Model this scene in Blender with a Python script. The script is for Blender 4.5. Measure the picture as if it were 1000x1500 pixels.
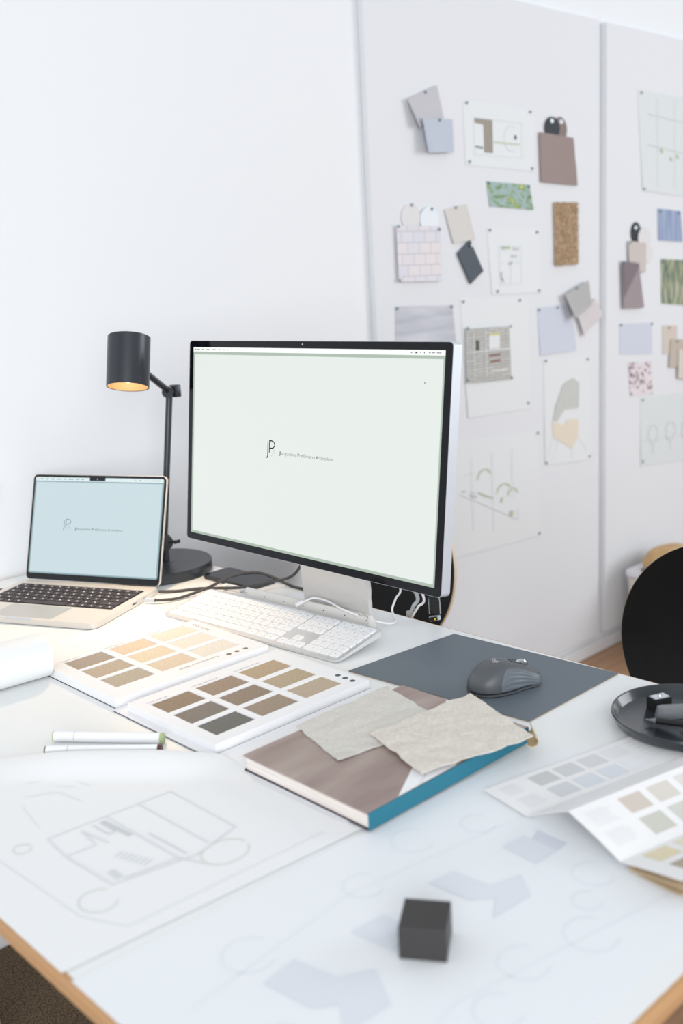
import bpy, bmesh, math, random
from mathutils import Vector, Matrix, noise
random.seed(7)
for o in list(bpy.data.objects): bpy.data.objects.remove(o)
S = bpy.context.scene
COL = S.collection
ZD = 0.81            # height of the desk top
YB = 0.73            # front face of the pin boards
pi = math.pi

# ------------------------------------------------------------------ camera
F, YAW, PITCH, ROLL = 1497.714, 0.74904, -0.21901, -0.054146
fw = Vector((math.sin(YAW)*math.cos(PITCH), math.cos(YAW)*math.cos(PITCH), math.sin(PITCH)))
rt = Vector((math.cos(YAW), -math.sin(YAW), 0)); up = rt.cross(fw)
r2 = rt*math.cos(ROLL)+up*math.sin(ROLL); u2 = up*math.cos(ROLL)-rt*math.sin(ROLL)
cam = bpy.data.cameras.new('camera'); cam_o = bpy.data.objects.new('camera', cam); COL.objects.link(cam_o)
M = Matrix((r2, u2, -fw)).transposed().to_4x4(); M.translation = (-0.87812, -1.24052, 0.56219+ZD)
cam_o.matrix_world = M
cam.sensor_fit = 'VERTICAL'; cam.sensor_height = 36; cam.sensor_width = 24; cam.lens = F/1500*36
cam.clip_start = .05
cam.dof.use_dof = True; cam.dof.focus_distance = 1.62; cam.dof.aperture_fstop = 3.6
S.camera = cam_o

# ------------------------------------------------------------------ light
w = bpy.data.worlds.new('world'); S.world = w; w.use_nodes = True
bg = w.node_tree.nodes['Background']; bg.inputs[0].default_value = (.92, .96, 1, 1); bg.inputs[1].default_value = .50
def area(name, loc, target, sx, sy, power, col):
    l = bpy.data.lights.new(name, 'AREA'); l.shape = 'RECTANGLE'; l.size = sx; l.size_y = sy; l.energy = power; l.color = col
    o = bpy.data.objects.new(name, l); COL.objects.link(o); o.location = loc
    o.rotation_euler = (Vector(target)-Vector(loc)).to_track_quat('-Z', 'Y').to_euler(); return o
area('window_daylight', (-2.6, -3.0, 1.9), (0, 0, 1.1), 2.6, 1.9, 82, (.96, .98, 1))
area('side_window_daylight', (3.6, -2.6, 1.9), (.6, .5, 1.2), 2.0, 1.8, 44, (.94, .97, 1))
vs = S.view_settings; vs.view_transform = 'Standard'; vs.look = 'None'; vs.exposure = 0.40; vs.gamma = 1; vs.use_curve_mapping = False

# ------------------------------------------------------------------ materials
def lin(c):
    return tuple(((x/255)/12.92 if x/255 <= .04045 else ((x/255+.055)/1.055)**2.4) for x in c)+(1,)
class NT:
    def __init__(s, m): s.m = m; s.t = m.node_tree; s.b = s.t.nodes['Principled BSDF']
    def n(s, typ, **kw):
        x = s.t.nodes.new(typ)
        for k, v in kw.items():
            if k in x.inputs: x.inputs[k].default_value = v
            else: setattr(x, k, v)
        return x
    def l(s, a, b): s.t.links.new(a, b)
def mat(name, c, rough=.6, metal=0, emit=None, es=1, spec=None, bump=None, var=None, coat=0):
    m = bpy.data.materials.new(name); m.use_nodes = True; k = NT(m); b = k.b
    b.inputs['Base Color'].default_value = lin(c); b.inputs['Roughness'].default_value = rough; b.inputs['Metallic'].default_value = metal
    if spec is not None: b.inputs['Specular IOR Level'].default_value = spec
    if coat: b.inputs['Coat Weight'].default_value = coat; b.inputs['Coat Roughness'].default_value = .06
    if emit: b.inputs['Emission Color'].default_value = lin(emit); b.inputs['Emission Strength'].default_value = es
    if var or bump:
        tc = k.n('ShaderNodeTexCoord')
    if var:   # (second colour, scale, stretch)
        mp = k.n('ShaderNodeMapping'); mp.inputs['Scale'].default_value = var[2] if len(var) > 2 else (1, 1, 1); k.l(tc.outputs['Object'], mp.inputs[0])
        nz = k.n('ShaderNodeTexNoise', Scale=var[1], Detail=5.0); k.l(mp.outputs[0], nz.inputs['Vector'])
        cr = k.n('ShaderNodeValToRGB'); cr.color_ramp.elements[0].position = .35; cr.color_ramp.elements[1].position = .65
        cr.color_ramp.elements[0].color = lin(c); cr.color_ramp.elements[1].color = lin(var[0]); k.l(nz.outputs[0], cr.inputs[0]); k.l(cr.outputs[0], b.inputs['Base Color'])
    if bump:  # (scale, strength)
        nz = k.n('ShaderNodeTexNoise', Scale=bump[0], Detail=4.0); k.l(tc.outputs['Object'], nz.inputs['Vector'])
        bp = k.n('ShaderNodeBump', Strength=bump[1], Distance=.002); k.l(nz.outputs[0], bp.inputs['Height']); k.l(bp.outputs[0], b.inputs['Normal'])
    return m
def ramp_mat(name, tex, cols, rough=.7, rot=(0, 0, 0), scale=(1, 1, 1), interp='LINEAR', **kw):
    """print made by one texture node run through a colour ramp"""
    m = bpy.data.materials.new(name); m.use_nodes = True; k = NT(m)
    tc = k.n('ShaderNodeTexCoord'); mp = k.n('ShaderNodeMapping'); mp.inputs['Rotation'].default_value = rot; mp.inputs['Scale'].default_value = scale
    k.l(tc.outputs['Object'], mp.inputs[0]); t = k.n(tex, **kw); k.l(mp.outputs[0], t.inputs['Vector'])
    cr = k.n('ShaderNodeValToRGB'); cr.color_ramp.interpolation = interp
    e = cr.color_ramp.elements
    while len(e) < len(cols): e.new(.5)
    for i, (p, c) in enumerate(cols): e[i].position = p; e[i].color = lin(c)
    out = t.outputs['Distance'] if tex == 'ShaderNodeTexVoronoi' else t.outputs['Fac'] if 'Fac' in t.outputs else t.outputs[0]
    k.l(out, cr.inputs[0]); k.l(cr.outputs[0], k.b.inputs['Base Color']); k.b.inputs['Roughness'].default_value = rough
    return m
def brick_mat(name, c1, c2, mo, scale, rot, rough=.7, msize=.02, bw=.5, rh=.25):
    m = bpy.data.materials.new(name); m.use_nodes = True; k = NT(m)
    tc = k.n('ShaderNodeTexCoord'); mp = k.n('ShaderNodeMapping'); mp.inputs['Rotation'].default_value = rot; k.l(tc.outputs['Object'], mp.inputs[0])
    t = k.n('ShaderNodeTexBrick', Color1=lin(c1), Color2=lin(c2), Mortar=lin(mo), Scale=scale); t.inputs['Mortar Size'].default_value = msize
    t.inputs['Brick Width'].default_value = bw; t.inputs['Row Height'].default_value = rh
    k.l(mp.outputs[0], t.inputs['Vector']); k.l(t.outputs[0], k.b.inputs['Base Color']); k.b.inputs['Roughness'].default_value = rough
    return m
UPZ = (pi/2, 0, 0)   # turns the wall plane (x,z) into texture plane (x,y)
MT = dict(
 wall=mat('wall_paint', (234, 236, 239), .85),
 board=mat('pinboard_fabric', (225, 227, 231), .9),
 skirting=mat('skirting_paint', (232, 232, 234), .5),
 floor=mat('oak_floor', (178, 140, 108), .5, var=((158, 120, 90), 6, (.3, 6, 1))),
 rug=mat('rug_pile', (50, 40, 29), .95, var=((118, 98, 74), 260)),
 desk=mat('white_laminate', (236, 238, 238), .38),
 ply=mat('beech_edge', (206, 162, 118), .55, var=((190, 146, 102), 14, (.2, .2, 8))),
 legs=mat('white_steel', (228, 228, 228), .4),
 alu=mat('silver_aluminium', (206, 210, 217), .48, .3),
 alul=mat('silver_aluminium_light', (216, 214, 211), .45, .35),
 glass=mat('black_glass', (5, 7, 16), .06, spec=.28),
 bezel=mat('black_bezel', (10, 11, 14), .16),
 screen=mat('monitor_screen', (12, 12, 12), .5, spec=.15, emit=(233, 240, 235), es=.75),
 screenb=mat('monitor_screen_edge', (12, 12, 12), .5, spec=.15, emit=(178, 192, 180), es=.75),
 menu=mat('monitor_menu', (12, 12, 12), .12, emit=(240, 246, 240), es=.82),
 ink=mat('screen_ink', (20, 22, 24), .8, spec=.1),
 inkg=mat('screen_ink_grey', (142, 142, 148), .8, spec=.1),
 inkm=mat('screen_ink_mid', (70, 70, 90), .8, spec=.1),
 lscreen=mat('laptop_screen', (12, 12, 12), .2, emit=(208, 227, 232), es=.70),
 lscreenb=mat('laptop_screen_edge', (12, 12, 12), .2, emit=(150, 178, 186), es=.7),
 lmenu=mat('laptop_menu', (12, 12, 12), .2, emit=(220, 234, 236), es=.78),
 linkt=mat('laptop_ink', (30, 80, 82), .8, spec=.1),
 linkg=mat('laptop_ink_grey', (112, 134, 138), .8, spec=.1),
 lapalu=mat('laptop_aluminium', (222, 218, 212), .42, .35),
 lapkey=mat('laptop_key', (58, 50, 54), .55),
 well=mat('laptop_key_well', (12, 12, 13), .6),
 legend=mat('key_legend', (235, 232, 228), .5, emit=(235, 230, 225), es=.35),
 tpad=mat('trackpad', (196, 194, 190), .3, .5),
 kbody=mat('keyboard_aluminium', (216, 216, 216), .35, .6),
 key=mat('white_key', (240, 241, 242), .45),
 keyprint=mat('key_print', (196, 196, 198), .6),
 black=mat('black_metal', (62, 65, 70), .33, .5),
 blackp=mat('black_plastic', (24, 24, 26), .5),
 shadein=mat('lamp_inside', (196, 160, 116), .5),
 bulb=mat('lamp_bulb', (255, 240, 215), .4, emit=(255, 236, 206), es=3.5),
 card=mat('white_card', (240, 240, 242), .55),
 cardd=mat('dark_card_edge', (62, 58, 66), .7),
 cardp=mat('pinkish_card', (232, 224, 220), .6),
 print_=mat('caption_print', (150, 142, 136), .7),
 printd=mat('caption_print_dark', (128, 112, 94), .7),
 dot=mat('dot_teal', (72, 88, 98), .6), dotb=mat('dot_taupe', (128, 116, 100), .6),
 paper=mat('white_paper', (240, 241, 243), .7),
 trace=mat('drafting_paper', (238, 239, 240), .6),
 traceb=mat('front_drafting_paper', (235, 238, 241), .55),
 plan=mat('plan_pencil', (227, 229, 231), .8), pland=mat('plan_pencil_dark', (215, 218, 222), .8), plang=mat('plan_green', (219, 223, 214), .8),
 roof=mat('plan_roof_wash', (222, 226, 233), .8), roofd=mat('plan_roof_wash_dark', (212, 216, 225), .8), planl=mat('plan_faint', (228, 231, 235), .8),
 bookcover=mat('mauve_book_cover', (150, 130, 124), .5, var=((178, 162, 154), 5, (1, 5, 1))),
 teal=mat('teal_cloth_spine', (28, 112, 134), .6),
 pages=mat('book_pages', (234, 228, 222), .8, var=((220, 210, 204), 60, (.2, .2, 10))),
 bookd=mat('book_back_board', (58, 54, 62), .7),
 linena=mat('pale_linen', (220, 217, 210), .95, var=((210, 205, 197), 330), bump=(900, .5)),
 linenb=mat('cream_linen', (228, 222, 213), .95, var=((216, 207, 196), 260), bump=(800, .5)),
 linenk=mat('linen_back', (198, 174, 138), .95, bump=(380, .4)),
 pad=mat('slate_leather', (98, 108, 117), .48), padedge=mat('tan_leather_edge', (176, 146, 112), .8),
 mouse=mat('graphite_plastic', (82, 86, 90), .42), mousegrip=mat('graphite_rubber', (100, 108, 115), .5), mousedark=mat('mouse_base', (28, 30, 33), .5),
 logo=mat('mouse_logo', (190, 194, 198), .4), chrome=mat('chrome', (205, 208, 210), .15, 1),
 tray=mat('dark_glazed_ceramic', (40, 46, 52), .22, coat=.3), traym=mat('dark_glazed_bowl', (48, 53, 58), .28),
 stone=mat('grey_eraser', (120, 122, 126), .45),
 leaf=mat('leaflet_paper', (238, 237, 237), .6), tan=mat('tan_paper_back', (206, 184, 152), .8), lprint=mat('leaflet_text', (216, 217, 219), .8),
 cube=mat('anthracite_block', (52, 50, 50), .5),
 rolls=mat('roll_paper', (236, 238, 238), .55),
 cablew=mat('white_cable', (238, 238, 240), .4), cableb=mat('grey_braided_cable', (70, 68, 68), .6), cableg=mat('light_grey_cable', (170, 176, 180), .4),
 yellow=mat('yellow_print', (230, 214, 40), .5), clearp=mat('smoky_clear_plastic', (150, 158, 160), .25),
 pin=mat('steel_pin', (120, 142, 150), .35, .5),
 chair=mat('black_lacquer', (14, 15, 17), .3, var=((22, 23, 25), 6)), chairedge=mat('plywood_edge', (224, 204, 176), .6),
 rulerm=mat('ruler_plastic', (222, 219, 214), .5), tickm=mat('ruler_ticks', (110, 104, 98), .7), bin=mat('cream_bin', (222, 218, 210), .5), binrim=mat('white_bin_rim', (232, 234, 240), .4), bindark=mat('bin_inside', (150, 142, 140), .8), wood=mat('tan_wood', (206, 168, 116), .6, var=((186, 146, 96), 18)),
)

# ------------------------------------------------------------------ mesh helpers
def obj(name, bm, m, parent=None, smooth=False, label=None):
    me = bpy.data.meshes.new(name)
    if isinstance(bm, bpy.types.Mesh): me = bm; me.name = name
    else:
        bmesh.ops.recalc_face_normals(bm, faces=bm.faces); bm.to_mesh(me); bm.free()
    me.materials.clear()
    me.materials.append(MT[m] if isinstance(m, str) else m)
    if smooth:
        for p in me.polygons: p.use_smooth = True
        try: me.set_sharp_from_angle(angle=math.radians(38))
        except Exception: pass
    o = bpy.data.objects.new(name, me); COL.objects.link(o)
    if parent: o.parent = parent
    if label: o['label'] = label
    return o
def tag(o, label, cat, group=None, kind=None):
    o['label'] = label; o['category'] = cat
    if group: o['group'] = group
    if kind: o['kind'] = kind
    return o
def thing(name, label, cat, loc=(0, 0, 0), rot=(0, 0, 0), group=None):
    o = bpy.data.objects.new(name, None); COL.objects.link(o); o.location = loc; o.rotation_euler = rot; o.empty_display_size = .05
    return tag(o, label, cat, group)
def struct(name, bm, m, label, parent=None):
    o = obj(name, bm, m, parent)
    if not parent: o['kind'] = 'structure'; o['label'] = label; o['category'] = name.split('_')[0]
    return o
def nb(): return bmesh.new()
def box(bm, x0, x1, y0, y1, z0, z1, mtx=None, bev=0, seg=2):
    r = bmesh.ops.create_cube(bm, size=1); vs = r['verts']
    for v in vs: v.co = Vector(((x0+x1)/2+v.co.x*(x1-x0), (y0+y1)/2+v.co.y*(y1-y0), (z0+z1)/2+v.co.z*(z1-z0)))
    if bev:
        es = list({e for v in vs for e in v.link_edges}); r = bmesh.ops.bevel(bm, geom=es, offset=bev, segments=seg, profile=.5, affect='EDGES'); vs = list({v for f in r['faces'] for v in f.verts} | {v for v in vs if v.is_valid})
    if mtx is not None:
        for v in vs: v.co = mtx @ v.co
    return bm
def bx(*a, **k): return box(nb(), *a, **k)
def prism(bm, poly, h0, h1, fn=lambda u, v, h: (u, v, h)):
    a = [bm.verts.new(fn(u, v, h0)) for u, v in poly]; b = [bm.verts.new(fn(u, v, h1)) for u, v in poly]
    bm.faces.new(a[::-1]); bm.faces.new(b); n = len(poly)
    for i in range(n): bm.faces.new((a[i], a[(i+1) % n], b[(i+1) % n], b[i]))
    return bm
def rrect(x0, x1, y0, y1, r, n=6):
    out = []
    for cx, cy, a in ((x1-r, y1-r, 0), (x0+r, y1-r, 90), (x0+r, y0+r, 180), (x1-r, y0+r, 270)):
        for i in range(n+1): t = math.radians(a+90*i/n); out.append((cx+r*math.cos(t), cy+r*math.sin(t)))
    return out
def ellipse(cx, cy, a, b, n=32, t0=0): return [(cx+a*math.cos(2*pi*i/n+t0), cy+b*math.sin(2*pi*i/n+t0)) for i in range(n)]
def lathe(bm, prof, n=48, mtx=None, closed=False):
    rings = []
    for r, z in prof:
        rings.append([bm.verts.new((r*math.cos(2*pi*i/n), r*math.sin(2*pi*i/n), z)) for i in range(n)] if r > 1e-6 else [bm.verts.new((0, 0, z))])
    seq = list(zip(rings, rings[1:]))+([(rings[-1], rings[0])] if closed else [])
    for A, B in seq:
        for i in range(n):
            j = (i+1) % n
            if len(A) == 1 and len(B) == 1: continue
            if len(A) == 1: bm.faces.new((A[0], B[j], B[i]))
            elif len(B) == 1: bm.faces.new((A[i], A[j], B[0]))
            else: bm.faces.new((A[i], A[j], B[j], B[i]))
    if mtx is not None:
        for R in rings:
            for v in R: v.co = mtx @ v.co
    return bm
def aim(a, b):
    a = Vector(a); b = Vector(b); q = (b-a).to_track_quat('Z', 'Y'); m = q.to_matrix().to_4x4(); m.translation = a; return m, (b-a).length
def rod(bm, a, b, r, r2=None, n=16):
    m, L = aim(a, b); r2 = r if r2 is None else r2
    return lathe(bm, [(0, 0), (r, 0), (r2, L), (0, L)], n, m)
def smooth_path(pts, k=8):
    P = [Vector(p) for p in pts]; P = [P[0]*2-P[1]]+P+[P[-1]*2-P[-2]]; out = []
    for i in range(1, len(P)-2):
        for j in range(k):
            t = j/k; a, b, c, d = P[i-1:i+3]
            out.append(.5*((2*b)+(c-a)*t+(2*a-5*b+4*c-d)*t*t+(3*b-a-3*c+d)*t**3))
    out.append(P[-2]); return out
def tube(bm, pts, r, n=10, k=8):
    P = smooth_path(pts, k); T = [(P[min(i+1, len(P)-1)]-P[max(i-1, 0)]).normalized() for i in range(len(P))]
    N = T[0].orthogonal().normalized(); rings = []
    for p, t in zip(P, T):
        N = (N-t*N.dot(t)).normalized(); Bv = t.cross(N)
        rings.append([bm.verts.new(p+(N*math.cos(2*pi*i/n)+Bv*math.sin(2*pi*i/n))*r) for i in range(n)])
    for A, B in zip(rings, rings[1:]):
        for i in range(n): bm.faces.new((A[i], A[(i+1) % n], B[(i+1) % n], B[i]))
    bm.faces.new(rings[0][::-1]); bm.faces.new(rings[-1]); return bm
def ribbons(bm, paths, wd, fn, closed=False):
    """flat ink strokes, one mitred strip per path; fn(u,v) -> point"""
    o = Vector(fn(0, 0)); nrm = (Vector(fn(1, 0))-o).cross(Vector(fn(0, 1))-o)
    for k, path in enumerate(paths):
        P = [Vector(p) for p in path]; P = [p for i, p in enumerate(P) if i == 0 or (p-P[i-1]).length > 1e-7]; L_, R_ = [], []
        if len(P) < 2: continue
        h = nrm.normalized()*(k*2e-5) if nrm.length > 1e-9 else Vector((0, 0, 0))
        loop = (P[0]-P[-1]).length < 1e-6
        for i, p in enumerate(P):
            a = (p-P[i-1]).normalized() if i else None; b = (P[i+1]-p).normalized() if i < len(P)-1 else None
            if loop and a is None: a = (P[0]-P[-2]).normalized()
            if loop and b is None: b = (P[1]-P[0]).normalized()
            a = a or b; b = b or a; t = (a+b); t = t.normalized() if t.length > 1e-3 else a
            n = Vector((-t.y, t.x)); m = wd/2/max(.45, n.dot(Vector((-a.y, a.x))))
            L_.append(bm.verts.new(Vector(fn(*(p+n*m)))+h)); R_.append(bm.verts.new(Vector(fn(*(p-n*m)))+h))
        for i in range(len(P)-1): bm.faces.new((R_[i], R_[i+1], L_[i+1], L_[i]))
    return bm
def cloth(bm, nx, ny, fn, th):
    """fn(u,v) -> Vector, a sheet with two sides and real thickness"""
    P = [[Vector(fn(i/nx, j/ny)) for j in range(ny+1)] for i in range(nx+1)]
    def nrm(i, j):
        a = P[min(i+1, nx)][j]-P[max(i-1, 0)][j]; b = P[i][min(j+1, ny)]-P[i][max(j-1, 0)]; return a.cross(b).normalized()
    A = [[bm.verts.new(P[i][j]) for j in range(ny+1)] for i in range(nx+1)]
    B = [[bm.verts.new(P[i][j]-nrm(i, j)*th) for j in range(ny+1)] for i in range(nx+1)]
    for i in range(nx):
        for j in range(ny):
            bm.faces.new((A[i][j], A[i+1][j], A[i+1][j+1], A[i][j+1])); bm.faces.new((B[i][j], B[i][j+1], B[i+1][j+1], B[i+1][j]))
    rim = [(i, 0) for i in range(nx)]+[(nx, j) for j in range(ny)]+[(i, ny) for i in range(nx, 0, -1)]+[(0, j) for j in range(ny, 0, -1)]
    for k in range(len(rim)):
        (i, j), (p, q) = rim[k], rim[(k+1) % len(rim)]; bm.faces.new((A[p][q], A[i][j], B[i][j], B[p][q]))
    return bm
def bil(q, u, v):
    a, b, c, d = [Vector(x) for x in q]; return (a*(1-u)+b*u)*(1-v)+(d*(1-u)+c*u)*v
def text(body, width, height, fn, m, parent, name='lettering', shear=0, bold=0):
    cu = bpy.data.curves.new('t', 'FONT'); cu.body = body; cu.resolution_u = 3; cu.offset = bold; cu.shear = shear
    o = bpy.data.objects.new('t', cu); COL.objects.link(o); dg = bpy.context.evaluated_depsgraph_get(); dg.update()
    me = bpy.data.meshes.new_from_object(o.evaluated_get(dg)); bpy.data.objects.remove(o); bpy.data.curves.remove(cu)
    xs = [v.co.x for v in me.vertices]; x0, x1 = min(xs), max(xs); s = width/(x1-x0); sy = height/.7
    for v in me.vertices: v.co = Vector(fn((v.co.x-x0)*s, v.co.y*sy))
    return obj(name, me, m, parent)
def arc(cx, cy, a, b, t0, t1, n=16): return [(cx+a*math.cos(math.radians(t0+(t1-t0)*i/n)), cy+b*math.sin(math.radians(t0+(t1-t0)*i/n))) for i in range(n+1)]

# ------------------------------------------------------------------ the room
struct('floor', bx(-3.5, 5.5, -4, .77, -.05, 0), 'floor', 'light oak floor along the white wall')
struct('wall_back', bx(-3.5, 5.5, .752, .87, 0, 2.85), 'wall', 'plain white painted wall behind the desk')
bb = nb(); box(bb, -3.5, 5.5, .736, .752, 0, .046, bev=.003)
struct('baseboard_back', bb, 'skirting', 'white skirting board along the foot of the wall')
ru = bx(-2.6, .26, -3.2, .73, 0, .012, bev=.004); rug = obj('rug', ru, 'rug'); tag(rug, 'dark brown speckled carpet rug under the desk', 'rug')

# pin boards
for (x0, x1, lab) in ((1.121, 2.197, 'tall white pin board nearest the monitor, full of drawings and swatches'), (2.242, 3.40, 'tall white pin board at the far right edge with photo prints')):
    r = thing('pin_board', lab, 'pin board', (x0, .7515, ZD-.739), group='white pin boards on the wall')
    W_, H_ = x1-x0, 1.3465+.739
    obj('board', bx(0, W_, -.022, 0, 0, H_, bev=.004), 'board', r)

# ------------------------------------------------------------------ desk
DX0, DX1, DY0, DY1 = -.542, .3356, -.8843, .745
d = thing('desk', 'white desk top with beech coloured edge carrying monitor and laptop', 'desk', (-.1, -.07, 0))
def dl(x0, x1, y0, y1, z0, z1, **k): return bx(x0+.1, x1+.1, y0+.07, y1+.07, z0, z1, **k)
obj('desk_top', dl(DX0+.002, DX1-.002, DY0+.002, DY1-.002, ZD-.024, ZD), 'desk', d)
for a in ((DX0, DX0+.002, DY0, DY1), (DX1-.002, DX1, DY0, DY1), (DX0+.002, DX1-.002, DY0, DY0+.002), (DX0+.002, DX1-.002, DY1-.002, DY1)):
    obj('edge_band', dl(*a, ZD-.024, ZD-.0004), 'ply', d)
for x in (DX0+.26, DX1-.20):
    for y in (DY0+.42, DY1-.30): obj('leg', dl(x-.025, x+.025, y-.025, y+.025, .012, ZD-.024, bev=.004), 'legs', d)
    obj('stretcher', dl(x-.015, x+.015, DY0+.445, DY1-.325, ZD-.075, ZD-.026), 'legs', d)

# ------------------------------------------------------------------ monitor
MX, MZ, TL = .1693, .1178, .1212
mo = thing('monitor', 'large silver desktop monitor with black bezel showing a pale screen', 'monitor', (.21, 0, ZD))
sE = Vector((math.sin(TL), 0, math.cos(TL))); sN = Vector((-math.cos(TL), 0, math.sin(TL))); sO = Vector((MX-.21, 0, MZ))
def mp(u, v, h=0): return sO+Vector((0, -1, 0))*u+sE*v+sN*h      # u right, v up, h towards the viewer
hb = nb(); prism(hb, rrect(-.3115, .3115, 0, .362, .007), -.0195, -.0012, mp)
be = [e for e in hb.edges if len(e.link_faces) == 2 and e.calc_face_angle(0) > 1.2]; bmesh.ops.bevel(hb, geom=be, offset=.0018, segments=2, affect='EDGES')
obj('housing', hb, 'alu', mo, True)
obj('front_glass', prism(nb(), rrect(-.3108, .3108, .0007, .3613, .0065), -.0012, 0, mp), 'glass', mo)
sc = obj('screen', prism(nb(), rrect(-.2985, .2985, .013, .350, .001, 2), 0, .0002, mp), 'screenb', mo, label='pale greenish white lit screen with a small logo')
obj('screen_page', prism(nb(), rrect(-.2935, .2955, .0175, .3375, .001, 2), .0002, .0003, mp), 'screen', sc)
obj('menu_bar', prism(nb(), [(-.2985, .3425), (.2985, .3425), (.2985, .350), (-.2985, .350)], .0002, .0003, mp), 'menu', sc)
ink = lambda u, v: mp(u, v, .0009)
lg = ribbons(nb(), [[(-.0812, .1952), (-.0812, .1735)]+arc(-.0845, .1735, .0033, .0055, 0, -80, 8), [(-.0772, .1768), (-.0772, .1972)]+arc(-.0725, .1910, .0087, .0062, 90, -90, 14)+[(-.0772, .1848)]], .0019, ink)
obj('logo_letters', lg, 'ink', sc)
obj('logo_letter_grey', ribbons(nb(), [[(-.0720, .1708), (-.0665, .1825), (-.0612, .1708)]], .0005, ink), 'inkg', sc)
x = -.0524
for wd, wt in (('Jacqueline', .0452), ('Preßmann', .0430), ('Architektur', .0418)):
    text(wd[0], wt*.09, .0056, lambda u, v, x=x: ink(x+u, .1760+v), 'inkm', sc, bold=.012)
    text(wd[1:], wt*.86, .0056, lambda u, v, x=x+wt*.115: ink(x+u, .1760+v), 'inkg', sc); x += wt+.0018
for i, (x0, x1) in enumerate(((-.2925, -.2900), (-.2860, -.2790), (-.2730, -.2660), (-.2600, -.2490), (-.2430, -.2310), (-.2250, -.2180), (-.2110, -.2040), (-.1980, -.1940), (.2335, .2365), (.2425, .2465), (.2515, .2530), (.2590, .2605), (.2680, .2720), (.2740, .2800), (.2830, .2915))):
    obj('menu_print', ribbons(nb(), [[(x0, .3462), (x1, .3462)]], .0022 if i in (0, 9, 11) else .0014, ink), 'inkm' if i in (0, 1, 9, 11) else 'inkg', sc)
obj('cursor', ribbons(nb(), [[(.2625, .3050), (.2640, .3025)]], .0012, ink), 'ink', sc)
obj('webcam', prism(nb(), ellipse(-.0022, .3565, .0016, .0016, 16), 0, .0003, mp), 'chrome', mo)
# stand: slanted riser behind the panel and a foot plate lying on the desk
st = nb(); prof = [(.258-.21, 0), (.2515-.21, .0), (.2400-.21, .16), (.2325-.21, .19), (.2455-.21, .19), (.2465-.21, .16)]
prism(st, prof, -.0815, .0815, lambda u, v, h: (u, h, v)); obj('stand_riser', st, 'alul', mo)
obj('stand_foot', prism(nb(), rrect(.135-.21, .2515-.21, -.0815, .0815, .01), 0, .005), 'alul', mo)
hg = nb(); box(hg, .195-.21, .236-.21, -.05, .05, .165, .21); obj('hinge_block', hg, 'alu', mo)

# ------------------------------------------------------------------ laptop
LX, LY, LYAW, LT = .15044, .39097, -1.11867, .31594
lp = thing('laptop', 'open silver laptop with dark keys lit by the desk lamp', 'laptop', (LX, LY, ZD), (0, 0, LYAW))
b = nb(); prism(b, rrect(-.3126, 0, -.2212, -.002, .012), .0012, .0118)
be = [e for e in b.edges if len(e.link_faces) == 2 and e.calc_face_angle(0) > 1.2]; bmesh.ops.bevel(b, geom=be, offset=.0014, segments=3, affect='EDGES')
obj('base', b, 'lapalu', lp, True)
for x_ in (-.29, -.022):
    for y_ in (-.2, -.022): obj('rubber_foot', lathe(nb(), [(0, 0), (.006, 0), (.006, .0014), (0, .0014)], 16, Matrix.Translation((x_, y_, 0))), 'blackp', lp)
obj('key_well', prism(nb(), rrect(-.2975, -.0151, -.1437, -.0285, .003, 3), .0118, .01188), 'well', lp)
obj('trackpad', prism(nb(), rrect(-.2268, -.0940, -.2145, -.1480, .004, 4), .0118, .01190), 'tpad', lp)
obj('front_notch', prism(nb(), rrect(-.1889, -.1313, -.2215, -.2165, .002, 3), .0085, .0120), 'alu', lp)
def keys(rows, x0, xw, ytop, ph, gap, z, h, m, parent, fn, meshes={}):
    """rows of relative key widths; shares mesh data between equal keys"""
    legs = []
    for j, row in enumerate(rows):
        tot = sum(abs(k) for k in row); x = x0
        for k in row:
            wk = abs(k)*xw/tot
            if k > 0:
                s = round(wk, 5); key_ = (m, s, ph)
                if key_ not in meshes:
                    bm = nb(); hw, hh = (wk-gap)/2, (ph-gap)/2
                    prism(bm, [fn.d(u, v) for u, v in rrect(-hw, hw, -hh, hh, min(.0022, hh*.45), 2)], 0, h); o = obj('key', bm, m, parent); meshes[key_] = o.data
                else:
                    o = bpy.data.objects.new('key', meshes[key_]); COL.objects.link(o); o.parent = parent
                c = fn.d(x+wk/2, ytop-(j+.5)*ph); o.location = (c[0], c[1], z); legs.append((x+wk/2, ytop-(j+.5)*ph, wk))
            x += wk
    return legs
class FnA:                      # laptop: u right, v back
    d = staticmethod(lambda u, v: (u, v))
class FnB:                      # keyboard: u to the typist's right (local -y), v back (local +x)
    d = staticmethod(lambda u, v: (v, -u))
rows = [[1.5]+[1]*13, [1]*13+[1.5], [1.5]+[1]*13, [1.75]+[1]*11+[1.75], [1.25]+[1]*11+[2.25], [1, 1, 1, 1.25, 5, 1.25, 1, 1, 1, 1]]
lg_ = keys(rows, -.2962, .2798, -.0298, .01878, .0026, .01188, .0012, 'lapkey', lp, FnA)
lm = nb()
for (u, v, wk) in lg_:
    if wk < .06: prism(lm, rrect(u-.0015, u+.0015, v-.0014, v+.0014, .0006, 2), .01309, .01316)
o = obj('key_legends', lm, 'legend', lp, label='pale printed key legends')
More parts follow.
